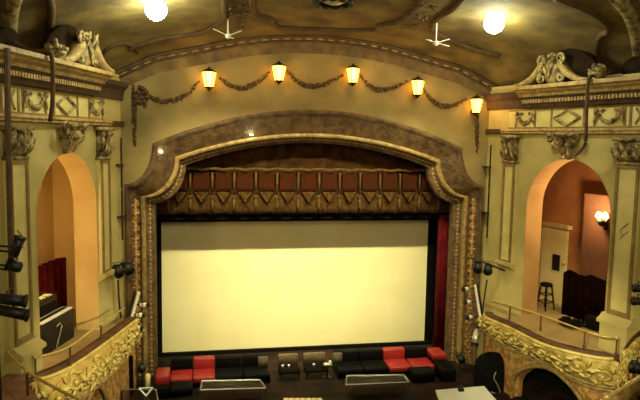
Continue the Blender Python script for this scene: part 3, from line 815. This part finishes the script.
    A = O + d*-.4 - nn*.6; B = O + d*6.5 - nn*.6
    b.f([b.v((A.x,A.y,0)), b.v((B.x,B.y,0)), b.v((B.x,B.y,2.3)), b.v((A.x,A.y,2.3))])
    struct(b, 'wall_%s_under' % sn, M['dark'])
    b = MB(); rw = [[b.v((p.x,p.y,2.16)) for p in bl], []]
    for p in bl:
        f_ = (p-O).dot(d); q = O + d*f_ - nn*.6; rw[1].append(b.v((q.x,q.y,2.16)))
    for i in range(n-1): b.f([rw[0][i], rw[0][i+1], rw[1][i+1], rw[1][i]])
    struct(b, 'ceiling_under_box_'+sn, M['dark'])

# ------------------------------------------------------------------ the neighbouring boxes nearer the viewer
def box_two(side, pxs, z, depth, mt, lab, cushion_w, cmat):
    top = chain([atZ(q[0], q[1], q[2] if len(q) > 2 else z) for q in pxs], 30); n = len(top)
    b = MB(); rows = [[], [], [], [], []]
    t = thing('box_parapet', (top[n//2].x, top[n//2].y, z-depth), lab, 'parapet')
    ins = []
    for i in range(n):
        a, c = top[max(0,i-1)], top[min(n-1,i+1)]; tg = (c-a).normalized(); nn = Vector((-tg.y, tg.x, 0))
        if nn.x*side < 0: nn = -nn
        ins.append(nn)
        for r_, (o, dz) in enumerate(((0,0),(-.07,-.2*depth),(-.05,-.6*depth),(.08,-depth),(.2,-depth))):
            p = top[i]+nn*o; rows[r_].append(b.v((p.x,p.y,top[i].z+dz)))
    rows.append([b.v(top[i]+ins[i]*.2-Vector((0,0,.03))) for i in range(n)]); rows.append(rows[0])
    for a, c in zip(rows, rows[1:]):
        for i in range(n-1): b.f([a[i], a[i+1], c[i+1], c[i]])
    b.build('front_panel', mt, t, True)
    b = MB(); L = sum((c-a).length for a, c in zip(top, top[1:])); k = 0; pos = .2
    while pos < L-.2:
        i = min(n-2, int(pos/L*(n-1))); A = top[i]-ins[i]*.07; tg = (top[i+1]-top[i]).normalized(); path = []
        dr = 1 if k % 2 else -1
        for j in range(20):
            a = dr*(R_(90)+2*PI*1.4*j/19); rr = .2*(1-j/19)+.02
            path.append(A + tg*rr*math.cos(a) + Vector((0,0,-depth*.48+rr*math.sin(a)*1.3)))
        b.tube(path, .032, 5)
        for j in range(5):
            a = R_(72*j+20*k); dv = tg*math.cos(a)+Vector((0,0,math.sin(a)))
            b.leaf(A+Vector((0,0,-depth*.48))+dv*.15, A+Vector((0,0,-depth*.48))+dv*.32, .1, .04, -ins[i])
        pos += .42; k += 1
    b.build('scroll_relief', M['gilt'] if mt is M['giltback'] else cmat, t, True)
    b = MB(); rows = [[], [], [], []]
    for i in range(n):
        for r_, (o, dz) in enumerate(((-.02,0),(-.02,.07),(cushion_w,.07),(cushion_w,0))):
            p = top[i]+ins[i]*o; rows[r_].append(b.v((p.x,p.y,top[i].z+dz)))
    rows.append(rows[0])
    for a, c in zip(rows, rows[1:]):
        for i in range(n-1): b.f([a[i], a[i+1], c[i+1], c[i]])
    b.build('arm_cushion', cmat, t, True)
    return t
box_two(-1, [(3,352),(14,366),(26,382),(30,396),(60,425)], 3.0, .8, M['pinkcushion'], 'worn brownish plush box front in the bottom left corner', .55, M['pinkcushion'])
box_two(1, [(624,353,3.3),(631,343,3.65),(640,335,4.0),(662,322,4.5),(700,310,4.9),(780,300,5.2),(900,300,5.4)], 4.0, .9, M['giltback'], 'gilded scrollwork box front sweeping upward at the right picture edge', .07, M['cushion'])
for side, pxs, z, posts, lab in ((-1, [(-30,318),(3,347),(10,355),(27,371),(50,385),(85,402),(130,420)], 3.45, (1, 3), 'brass handrail with a round knob crossing the bottom left corner'),
                          (1, [(670,358),(640,377),(618,391),(606,398),(580,415)], 4.35, (0, 4), 'brass handrail crossing the bottom right corner')):
    P = [atZ(x, y, z) for x, y in pxs]; rl = chain(P, 30)
    t = thing('balcony_rail', (rl[15].x, rl[15].y, z-.5), lab, 'rail')
    b = MB(); b.tube(rl, .022, 6); b.build('handrail', M['brass'], t, True)
    b = MB(); k = P[3]; b.ball(k, .05, (1,1,1), 10, 7); b.build('knob', M['brass'], t, True)
    for i in posts:
        p = P[i]; b = MB(); b.tube([(p.x,p.y,z-.4 if side < 0 else 0),(p.x,p.y,z)], .022, 6); b.build('post', M['cushion'], t)

# ------------------------------------------------------------------ things inside the two boxes
T = wmat(-1)
sa, sb = atW(38,313,-1,-.35)[0], atW(71,300,-1,-.35)[0]
s_lo, s_hi = min(sa, sb), max(sa, sb)
t = thing('electric_organ', T @ Vector(((s_lo+s_hi)/2, -.7, ZB)), 'black upright organ with a pale row of keys inside the left box', 'organ')
b = MB(T); b.box(s_lo, s_hi, -.98, -.66, ZB, 3.68); b.box(s_lo, s_hi, -.68, -.30, ZB, 3.38); b.build('case', M['black'], t)
b = MB(T); b.box(s_lo+.04, s_hi-.06, -.52, -.30, 3.38, 3.405); b.build('white_keys', M['white'], t)
b = MB(T); x = s_lo+.1
while x < s_hi-.1: b.box(x, x+.018, -.48, -.38, 3.405, 3.42); x += .05
b.build('black_keys', M['black'], t)
b = MB(T); b.extr([(-.62,3.40),(-.58,3.40),(-.72,3.66),(-.76,3.66)], s_lo+.05, s_hi-.05); b.build('music_rest', M['blackleather'], t)
b = MB(T); b.tube([((s_lo+s_hi)/2+.1,-.28,3.2),((s_lo+s_hi)/2-.02,-.27,3.24),((s_lo+s_hi)/2-.1,-.28,3.15),((s_lo+s_hi)/2+.05,-.28,2.9),((s_lo+s_hi)/2+.12,-.28,2.78)], .014, 5)
tag(b.build('white_cable', M['steel'], None, True), 'thin pale cable looping down the front of the black organ', 'cable')
b = MB(T)
for k in range(5): b.tube([(s_lo+.2+.13*k,-.8,3.69),(s_lo+.28+.1*k,-.72,3.71+.02*(k%2)),(s_lo+.2+.12*k,-.66,3.69)], .022, 5)
tag(b.build('cable_coil', M['ivory'], None, True), 'small crumpled pale bundle on top of the black organ', 'bundle')
a0, a1 = atW(30,280,-1,-1.5)[0], atW(76,280,-1,-1.5)[0]
b = MB(T); n = 30; rows = []
lo_, hi_ = min(a0,a1), max(a0,a1)
zt_ = atW(55,261,-1,-1.5)[2]
for z in (ZB, 3.3, zt_):
    rows.append([b.v((lo_+(hi_-lo_)*i/n, -1.5+.05*math.cos(i*1.5), z)) for i in range(n+1)] + [b.v((lo_+(hi_-lo_)*i/n, -1.6+.05*math.cos(i*1.5), z)) for i in range(n,-1,-1)])
b.rings(rows, True); tag(b.build('red_drape', M['redcurtain'], None, True), 'dark red drape on the back wall of the left box above the organ', 'drape')
def bulb_lamp(T, p, name, lab, n_):
    P = Vector(p)
    t = thing(name, T @ P, lab, 'lamp')
    b = MB(T); b.lathe([(.0,-.22),(.06,-.2),(.10,-.12),(.12,-.08),(.03,-.06)], P, 10); b.box(P.x-.04, P.x+.04, P.y-.16, P.y-.12, P.z-.3, P.z); b.tube([(P.x,P.y-.13,P.z-.1),(P.x,P.y,P.z-.14)], .02, 6); b.build('bracket', M['black'], t, True)
    for k in range(n_):
        a = 2*PI*k/n_; q = (P.x+.11*math.cos(a), P.y+.07*math.sin(a), P.z)
        b = MB(T); b.tube([(q[0],q[1],q[2]-.08),(q[0],q[1],q[2]-.04)], .014, 5); b.build('candle_tube', M['ivory'], t)
        b = MB(T); b.lathe([(.014,-.04),(.055,-.01),(.05,.04),(.004,.12)], q, 8); b.build('bulb', M['flame'], t, True)
    return t
T = wmat(1)
# partition, door, stool, drape, sconce of the right box
pa = atW(582,240,1,-1.25)[0]
b = MB(T); b.box(pa, 5.6, -1.35, -1.25, ZB, atW(590,194,1,-1.25)[2]); struct(b, 'wall_right_partition', M['darkbrown'])
sc = atW(602,217,1,-1.05)
bulb_lamp(T, sc, 'wall_sconce', 'lit candle bulb wall sconce inside the right box arch', 4)
P = T @ Vector((sc.x-.1, sc.y+.3, sc.z+.15)); point('sconce_lamp', P, 75, (1.0, .72, .36), .08)
da, db = atW(541,260,1,-1.72)[0], atW(567,260,1,-1.72)[0]; dz = atW(555,227,1,-1.72)[2]
d = thing('door_1', T @ Vector(((da+db)/2, -1.72, ZB)), None, None); d['kind'] = 'structure'
b = MB(T); b.box(da, db, -1.74, -1.66, ZB, dz); b.build('door_leaf', M['cream'], d)
b = MB(T); b.extr([(-1.74,dz),(-1.6,dz),(-1.54,dz+.1),(-1.74,dz+.1)], da-.05, db+.1); b.build('door_header', M['cream'], d)
w0, w1 = atW(553,262,1,-1.66), atW(560,262,1,-1.66)
b = MB(T); b.box(w0.x, w1.x, -1.66, -1.63, w0.z-.2, w0.z+.22); b.build('door_window', M['black'], d)
h = atW(564,263,1,-1.64); b = MB(T); b.ball((h.x,-1.63,h.z), .05); b.build('door_handle', M['brass'], d, True)
st = atW(545,308,1,-1.0)
t = thing('bar_stool', T @ Vector((st.x, -1.0, ZB)), 'dark wooden bar stool in front of the pale door in the right box', 'stool')
b = MB(T); b.lathe([(.12,ZB+.60),(.15,ZB+.62),(.15,ZB+.67),(.12,ZB+.68)], (st.x,-1.0,0), 14); b.build('seat', M['dark'], t, True)
for qx in (-1,1):
    for qy in (-1,1):
        b = MB(T); b.tube([(st.x+qx*.09,-1.0+qy*.09,ZB+.61),(st.x+qx*.16,-1.0+qy*.15,ZB)], .018, 6); b.build('leg', M['dark'], t)
for zz, e in ((.2,.14),(.4,.12)):
    b = MB(T)
    for (ax, ay, cx_, cy_) in ((-e,-e,e,-e),(e,-e,e,e),(e,e,-e,e),(-e,e,-e,-e)): b.tube([(st.x+ax,-1+ay,ZB+zz),(st.x+cx_,-1+cy_,ZB+zz)], .012, 5)
    b.build('stretcher', M['dark'], t)
ra, rb = atW(568,290,1,-1.2)[0], atW(612,290,1,-1.2)[0]
b = MB(T); n = 26; rows = []; zt_ = atW(585,276,1,-1.2)[2]
for z in (ZB, 3.2, zt_):
    rows.append([b.v((ra+(rb-ra)*i/n, -1.05+.04*math.cos(i*1.4), z+(.1*math.sin(i*.5) if z == zt_ else 0))) for i in range(n+1)] + [b.v((ra+(rb-ra)*i/n, -1.2, z)) for i in range(n,-1,-1)])
b.rings(rows, True); tag(b.build('maroon_drape', M['maroon'], None, True), 'very dark maroon cloth covering furniture at the back of the right box', 'cloth')
g = atW(566,322,1,-.35)
b = MB(T); random.seed(3)
for k in range(16): b.ball((g.x+random.uniform(-.28,.28), -.4+random.uniform(-.14,.14), ZB+.05+random.uniform(0,.07)), random.uniform(.06,.1), (1.3,1,.7))
tag(b.build('black_bag', M['blackcloth'], None, True), 'crumpled black bag lying on the floor of the right box behind the rail', 'bag')
g = atW(590,312,1,-.7)
t = thing('equipment_heap', T @ Vector((g.x, -.75, ZB)), 'dark heap of cables and gear on the floor of the right box', 'gear')
b = MB(T)
for k in range(12): 
    a = random.uniform(0,6); b.tube([(g.x-.5+.08*k,-.7,ZB+.03),(g.x-.45+.08*k,-.75+.15*math.cos(a),ZB+.12),(g.x-.3+.07*k,-.8,ZB+.04),(g.x-.2+.06*k,-.6,ZB+.03)], .02, 5)
b.build('cables', M['blackcloth'], t, True)
b = MB(T); b.rbox(g.x-.15, g.x+.3, -.95, -.7, ZB, ZB+.28, .04); b.build('case', M['dark'], t)
# lamp on the near side inside the left box that lights the niche
T = wmat(-1)
bulb_lamp(T, (3.95, -1.0, 5.1), 'niche_lamp', 'candle bulb lamp inside the left box, hidden behind the near side of its arch', 3)
point('niche_glow', T @ Vector((3.75, -.85, 5.1)), 80, (1.0, .74, .36), .1)

# ------------------------------------------------------------------ furniture on the stage
def X(px_, Y, py_=360): return atY(px_, py_, Y).x
ZS = 1.0
def sofa(mods, side, lab, arm):
    xs = [X(q, 15.1) for m_ in mods for q in m_[:2]]
    t = thing('modular_sofa', ((min(xs)+max(xs))/2, 14.8, ZS), lab, 'sofa')
    b = MB(); b.box(min(xs), max(xs), 14.45, 15.2, ZS+.03, ZS+.14); b.build('base', M['blackleather'], t)
    for a, c, bm_, sm in mods:
        x0, x1 = X(a, 15.1)+.008, X(c, 15.1)-.008
        b = MB(); b.rbox(x0, x1, 15.0, 15.2, ZS+.12, ZS+.53, .04); b.build('back_cushion', M[bm_], t, True)
        b = MB(); b.rbox(x0, x1, 14.42, 15.0, ZS+.13, ZS+.27, .035); b.build('seat_cushion', M[sm], t, True)
    for (x0, x1, y0, y1, z0, z1, mt_, nm) in arm:
        b = MB(); b.rbox(x0, x1, y0, y1, z0, z1, .04); b.build(nm, M[mt_], t, True)
    for x in (min(xs)+.1, max(xs)-.1):
        for y in (14.5, 15.12):
            b = MB(); b.tube([(x,y,ZS),(x,y,ZS+.05)], .025, 6); b.build('foot', M['chrome'], t)
    return t
xL = X(171, 15.1)
sofa([(171,193,'blackleather','redleather'),(193,215,'redleather','redleather'),(215,242,'blackleather','blackleather'),(242,268,'blackleather','blackleather')], -1,
     'black leather corner sofa with red panels below the left half of the screen',
     [(X(156,14.4),X(170,14.4),14.05,14.62,ZS+.28,ZS+.5,'redleather','red_arm_pad'),(X(155,14.4),X(170.5,14.4),13.9,15.15,ZS+.05,ZS+.3,'blackleather','return_arm'),(X(170.5,14.4),X(193,14.4),13.95,14.41,ZS+.05,ZS+.22,'blackleather','return_seat'),(X(158,15),X(170.6,15.1),14.68,15.2,ZS+.3,ZS+.5,'blackleather','corner_back')])
sofa([(333,358,'blackleather','blackleather'),(358,382,'blackleather','blackleather'),(382,404,'redleather','redleather'),(404,426,'blackleather','redleather')], 1,
     'black leather corner sofa with red panels below the right half of the screen',
     [(X(428,14.9),X(442,14.9),14.55,15.1,ZS+.34,ZS+.5,'redleather','red_arm_pad'),(X(428,14.9),X(446,14.6),13.9,15.15,ZS+.05,ZS+.34,'blackleather','return_arm'),(X(408,14.4),X(430,14.4),13.95,14.41,ZS+.05,ZS+.27,'blackleather','return_seat')])
for px_, lab in ((263, 'grey scatter cushion on the right end of the left sofa'), (337, 'grey scatter cushion on the left end of the right sofa')):
    x = X(px_, 14.95); b = MB(); b.ball((x, 14.93, ZS+.40), .12, (.9,.45,1), 12, 8); b.rbox(x-.13, x+.13, 14.9, 14.97, ZS+.28, ZS+.53, .03)
    tag(b.build('scatter_cushion', M['greycushion'], None, True), lab, 'cushion')
for k, (a, c, lab) in enumerate(((278,298,'small tan backed armless chair at centre stage, the left of the two'),(303,325,'small tan backed armless chair at centre stage, the right of the two'))):
    x0, x1 = X(a,15.0), X(c,15.0)
    t = thing('armless_chair', ((x0+x1)/2, 14.8, ZS), lab, 'chair', 'tan chairs between the sofas')
    b = MB(); b.rbox(x0, x1, 14.95, 15.06, ZS+.30, ZS+.54, .035); b.build('backrest', M['tan'], t, True)
    b = MB(); b.rbox(x0, x1, 14.5, 15.0, ZS+.2, ZS+.28, .03); b.build('seat', M['dark'], t, True)
    for xx in (x0+.04, x1-.04):
        b = MB(); b.tube([(xx,15.03,ZS),(xx,15.03,ZS+.4)], .02, 6); b.build('leg', M['black'], t)
        b = MB(); b.tube([(xx,14.55,ZS),(xx,14.55,ZS+.22)], .02, 6); b.build('leg', M['black'], t)
for px_, lab in ((283,'small white cup at the front left of the left tan chair'),(289,'small white cup at the middle of the left tan chair'),(314,'small white cup on the seat of the right tan chair')):
    x = X(px_, 14.7); b = MB(); b.lathe([(.02,0),(.032,.06),(.034,.075),(.026,.06),(.016,.01)], (x,14.72,ZS+.28), 10)
    tag(b.build('white_cup', M['white'], None, True), lab, 'cup')
x = X(328,14.6); b = MB(); b.rbox(x-.09,x+.09,14.6,14.7,ZS+.34,ZS+.37,.01); b.box(x+.04,x+.09,14.6,14.7,ZS+.37,ZS+.43)
x2 = x
t = thing('side_stand', (x, 14.65, ZS), 'small dark stand right of the two tan chairs', 'stand')
o = b.build('white_handset', M['white']); tag(o, 'small white handset on a dark stand right of the tan chairs', 'handset')
b = MB(); b.box(x-.13,x+.13,14.55,14.8,ZS+.3,ZS+.34); b.build('top', M['black'], t)
b = MB(); b.tube([(x,14.66,ZS),(x,14.66,ZS+.3)], .025, 6); b.build('stem', M['black'], t)
b = MB(); b.lathe([(.12,0),(.12,.015),(.03,.03)], (x,14.66,ZS), 12); b.build('foot', M['black'], t)
def coffee(pl, z, lab):
    P = [atZ(x, y, z) for x, y in pl]; c_ = sum(P, Vector())/4
    t = thing('coffee_table', (c_.x, c_.y, ZS), lab, 'table')
    b = MB(); 
    for i in range(4): b.tube([P[i], P[(i+1)%4]], .02, 4)
    b.build('frame', M['chrome'], t)
    b = MB(); vs = [b.v(p+Vector((0,0,e))) for e in (.0,.012) for p in P]
    b.f(vs[:4]); b.f(vs[4:]); [b.f([vs[i], vs[(i+1)%4], vs[4+(i+1)%4], vs[4+i]]) for i in range(4)]; b.build('glass_top', M['glass'], t)
    for p in P: b = MB(); b.tube([(p.x,p.y,ZS),(p.x,p.y,z)], .018, 5); b.build('leg', M['chrome'], t)
    b = MB(); q = [c_.lerp(p, .8) for p in P]; vs = [b.v((p.x,p.y,ZS+.12+e)) for e in (0,.015) for p in q]
    b.f(vs[:4]); b.f(vs[4:]); [b.f([vs[i], vs[(i+1)%4], vs[4+(i+1)%4], vs[4+i]]) for i in range(4)]; b.build('lower_shelf', M['shade'], t)
coffee([(202,381),(260,380),(266,388),(200,390)], ZS+.4, 'low chrome framed glass coffee table in front of the left sofa')
coffee([(347,376),(404,375),(409,382),(346,385)], ZS+.4, 'low chrome framed glass coffee table in front of the right sofa')
b = MB()
for k in range(7):
    p = atZ(286+5.6*k, 400, ZS+.02); b.box(p.x-.055, p.x+.055, p.y-.05, p.y+.07, ZS, ZS+.04)
    tag(b.build('floor_card', M['ivory']), 'pale card on the floor below the tan chairs, %s in its row' % ('leftmost','second from left','third from left','middle one','third from right','second from right','rightmost')[k], 'card', 'pale cards on the stage floor'); b = MB()
b.bm.free()
# tables at the two lower corners of the stage
def table(pl, z, mt_, lab, th=.03):
    P = [atZ(x, y, z) for x, y in pl]; c_ = sum(P, Vector())/4
    t = thing('stage_table', (c_.x, c_.y, ZS), lab, 'table')
    b = MB(); vs = [b.v(p+Vector((0,0,e))) for e in (-th,0) for p in P]
    b.f(vs[:4]); b.f(vs[4:]); [b.f([vs[i], vs[(i+1)%4], vs[4+(i+1)%4], vs[4+i]]) for i in range(4)]; b.build('top', M[mt_], t)
    for p in P:
        q = p.lerp(c_, .08); b = MB(); b.tube([(q.x,q.y,ZS),(q.x,q.y,z-th)], .022, 6); b.build('leg', M['black'], t)
    b = MB()
    for i in range(4): b.tube([P[i]+Vector((0,0,-.01)), P[(i+1)%4]+Vector((0,0,-.01))], .014, 4)
    b.build('rim', M['steel'], t)
    return c_
table([(436,390),(484,386),(498,402),(442,409)], 1.68, 'paleblue', 'table with a pale blue white top at the bottom right of the stage')
p = atZ(461,391,1.68); t = thing('table_clamp', (p.x,p.y,1.68), 'small black clamp lamp on the far edge of the pale table', 'clamp')
b = MB(); b.rbox(p.x-.06,p.x+.06,p.y-.04,p.y+.05,1.68,1.74,.015); b.build('body', M['black'], t)
b = MB(); b.ball((p.x,p.y,1.77), .045); b.build('head', M['black'], t, True)
table([(120,389),(156,389),(158,402),(117,406)], 1.5, 'glass', 'dark glass table with pale rim at the bottom left of the stage')
p = atZ(146,396,1.5); t = thing('folding_stand', (p.x,p.y,1.5), 'small pale V shaped stand on the dark glass table', 'stand')
for q in (-1,1):
    b = MB(); b.tube([(p.x,p.y,1.505),(p.x+q*.14,p.y,1.68)], .018, 5); b.build('arm', M['paleblue'], t)
b = MB(); b.tube([(p.x-.14,p.y,1.68),(p.x+.14,p.y,1.68)], .012, 5); b.build('crossbar', M['paleblue'], t)
p = atZ(148,391,ZS)
t = thing('pillar_lamp', (p.x,p.y,ZS), 'ivory candle shaped pillar lamp standing left of the left sofa', 'lamp')
b = MB(); b.lathe([(.065,ZS),(.065,ZS+.36),(.055,ZS+.41),(.0,ZS+.43)], (p.x,p.y,0), 14); b.build('body', M['ivory'], t, True)
b = MB(); b.lathe([(.09,ZS),(.09,ZS+.02),(.07,ZS+.03)], (p.x,p.y,0), 14); b.build('foot', M['black'], t)
p = atY(131, 388, 14.2)
b = MB(); b.tube([(p.x,14.2,ZS),(p.x,14.2,ZS+.95)], .055, 8)
tag(b.build('red_post', M['maroon'], None, True), 'thin dark maroon post at the foot of the left box front', 'post')
# tall draped shape with a pale cable
p = atY(491, 390, 13.5)
t = thing('draped_equipment', (p.x, 13.5, ZS), 'tall round topped shape under black cloth at the right of the stage', 'equipment')
zt_ = atY(491, 353, 13.5).z; hw = (atY(507,390,13.5).x-atY(475,390,13.5).x)/2; b = MB(); rings = []
for i in range(14):
    u = i/13; z = ZS + (zt_-ZS)*math.sin(u*PI/2); r_ = hw*(1.0 if u < .35 else math.cos((u-.35)/.65*PI/2)**.75)*(1-.0*u)+.01
    rings.append([b.v((p.x+r_*(1+.03*math.cos(5*a))*math.cos(a), 13.5+r_*.75*(1+.04*math.cos(7*a))*math.sin(a), z)) for a in [2*PI*k/28 for k in range(28)]])
b.rings(rings, True); b.build('black_cloth', M['blackcloth'], t, True)
b = MB(); pts = [atY(x, y, 13.14) for x, y in ((496,372),(494,378),(497,384),(500,391),(498,394),(491,392))]
b.tube(smooth_path(pts, 4), .016, 5); tag(b.build('white_cable', M['steel'], None, True), 'thin pale cable hanging on the tall black draped shape', 'cable')

# ------------------------------------------------------------------ stage lighting instruments
def can(T0, T1, r, t, mt='black'):                   # lantern body between two points
    a, c = Vector(T0), Vector(T1); d = c-a; L = d.length
    b = MB(); b.tube([a, a+d*.12, a+d*.55, c], [r*.55, r*.85, r*.9, r], 12); b.build('housing', M[mt], t, True)
    b = MB(); b.tube([c-d*.02, c+d*.06], [r*1.12, r*1.15], 12); b.build('lens_ring', M['black'], t, True)
    u = d.normalized().cross(Vector((0,0,1))).normalized(); m_ = (a+c)/2
    b = MB(); b.tube([m_+u*r*1.15, m_+u*r*1.2+Vector((0,0,r*1.6)), m_-u*r*1.2+Vector((0,0,r*1.6)), m_-u*r*1.15], .012, 5); b.build('yoke', M['black'], t)
def spotl(p, aim, r, L, lab, group=None, mt='black'):
    p = Vector(p); d = Vector(aim).normalized()*L
    t = thing('spotlight', p, lab, 'spotlight', group); can(p-d*.5, p+d*.5, r, t, mt); return t
# two clusters beside the arch
for sgn, P, nm in ((-1, [(117,270),(127,267)], 'left'), (1, [(478,266),(488,268)], 'right')):
    Y = 14.2; A = [atY(x, y, Y) for x, y in P]
    for k, p in enumerate(A): spotl(p, (-sgn*.4, -.75, -.35), .105, .3, 'black spotlight on the cluster beside the arch at the %s, the %s of the two' % (nm, 'outer' if (k == 0) == (sgn < 0) else 'inner'))
    e = atY(104 if sgn < 0 else 511, 276 if sgn < 0 else 273, Y)
    q = atY(133 if sgn < 0 else 471, 262 if sgn < 0 else 258, Y)
    t = thing('lighting_boom', e, 'black horizontal arm carrying the spotlights at the %s of the arch' % nm, 'bracket')
    b = MB(); b.tube([e, (A[0]+A[1])/2+Vector((0,0,.12)), q], .025, 6); b.build('bar', M['black'], t)
    b = MB(); w_ = Vector((sgn*wallX(Y,1), Y, e.z)); b.tube([e, w_+Vector((sgn*.03,0,0))], .03, 6); b.build('wall_fixing', M['black'], t)
    b = MB(); c1 = atY(118 if sgn < 0 else 487, 280, Y); c2 = atY(119 if sgn < 0 else 484, 300, Y); c3 = atY(121 if sgn < 0 else 482, 318, Y)
    b.tube(smooth_path([c1, c2, c3], 4), .022, 5); b.build('hanging_lead', M['black'], t)
# slanting bars with small white spots
for sgn, bar, sp, nm in ((-1, [(139,292),(129,328)], [(144,305),(140,315),(138,328)], 'left'), (1, [(475,285),(481,322)], [(466,289),(468,302),(470,317)], 'right')):
    Y = 14.0; A, B = [atY(x, y, Y) for x, y in bar]
    t = thing('slanted_light_bar', B, 'slanting pale metal bar at the %s end of the box parapet' % nm, 'bar')
    b = MB(); b.tube([A, B], .035, 6); b.build('bar', M['white'], t)
    b = MB(); o_ = Vector((sgn*.09,.06,0)); b.tube([A+o_, B+o_], .035, 6); b.build('rear_bar', M['black'], t)
    b = MB(); b.tube([B+o_, Vector((sgn*(wallX(Y,1)-.3), Y+.1, B.z-.1))], .02, 5); b.build('stay', M['black'], t)
    for k, (x, y) in enumerate(sp):
        p = atY(x, y, Y-.05); tb = (A.z-p.z)/(A.z-B.z); q_ = A.lerp(B, min(1, max(0, tb)))
        SP = spotl(p, (-sgn*.8, -.5, .12), .055, .2, 'small white spotlight on the slanting bar at the %s, %s of three' % (nm, ('topmost','middle','lowest')[k]), None, 'white'); b = MB(); b.tube([p, q_], .015, 5); b.build('stem', M['black'], SP)
p = atY(476, 336, 13.9); SP = spotl(p, (-.3, -.3, -.9), .09, .36, 'grey spotlight hanging below the slanting bar at the right', None, 'steel')
b = MB(); b.tube([p+Vector((0,0,.1)), B+Vector((0,0,-.02))], .018, 5); b.build('stem', M['black'], SP)
# left edge : four black lanterns on a pole
D = 9.0
pole = atY(-4, 300, D)
t = thing('lighting_pole', (pole.x, D, 0), 'dark lighting pole at the left picture edge', 'pole')
b = MB(); b.tube([(pole.x,D,0),(pole.x,D,6.4)], .03, 8); b.build('tube', M['black'], t)
for y, x1 in ((247,15),(252,13),(266,10),(270,10)):
    A, B = atY(-4, y, D-.1), atY(x1, y, D-.1); b = MB(); b.tube([A+Vector((0,.1,0)), B], .016, 5); b.build('clamp_arm', M['black'], t)
def L_(x, y): return atY(x, y, D-.1)
for (a, c, r_, lab) in (((13,257),(20,238),.075,'black spotlight tilted upward at the left edge, highest of four'),((22,268),(8,264),.09,'squat black spotlight at the left edge, second from the top'),((-6,298),(25,301),.085,'long black spotlight at the left edge, third from the top'),((-6,309),(27,315),.085,'long black spotlight at the left edge, lowest of four')):
    A, B = L_(*a), L_(*c); t = thing('spotlight', A, lab, 'spotlight'); can(A, B, r_, t)
# right edge
D = 9.2; pole = atY(646, 300, D)
t = thing('lighting_pole', (pole.x, D, 0), 'lighting pole just beyond the right picture edge', 'pole')
b = MB(); b.tube([(pole.x,D,0),(pole.x,D,5.6)], .03, 8); b.build('tube', M['black'], t)
for (a, c, r_, lab) in (((648,290),(635,288),.07,'black spotlight cut off by the right edge, level with the box arch, upper one'),((648,302),(634,301),.07,'black spotlight cut off by the right edge, level with the box arch, lower one'),((650,372),(634,367),.09,'black spotlight cut off by the right edge, in front of the gilded box front')):
    A, B = atY(a[0],a[1],D-.1 if a[1] < 350 else 7.6), atY(c[0],c[1],D-.1 if a[1] < 350 else 7.6); t = thing('spotlight', A, lab, 'spotlight'); can(A, B, r_, t)
# small black spotlights by the foot of each pier
for x, y, nm in ((142,366,'left'),(460,357,'right')):
    p = atY(x, y, 14.6); t = thing('floor_spotlight', (p.x,14.6,ZS), 'small black spotlight on a short stand at the foot of the %s pier' % nm, 'spotlight')
    b = MB(); b.tube([(p.x,14.6,ZS),(p.x,14.6,p.z-.05)], .018, 6); b.lathe([(.12,ZS),(.12,ZS+.02),(.03,ZS+.04)], (p.x,14.6,0), 10); b.build('stand', M['black'], t)
    can(p+Vector((0,.1,0)), p+Vector((0,-.12,-.03)), .09, t)
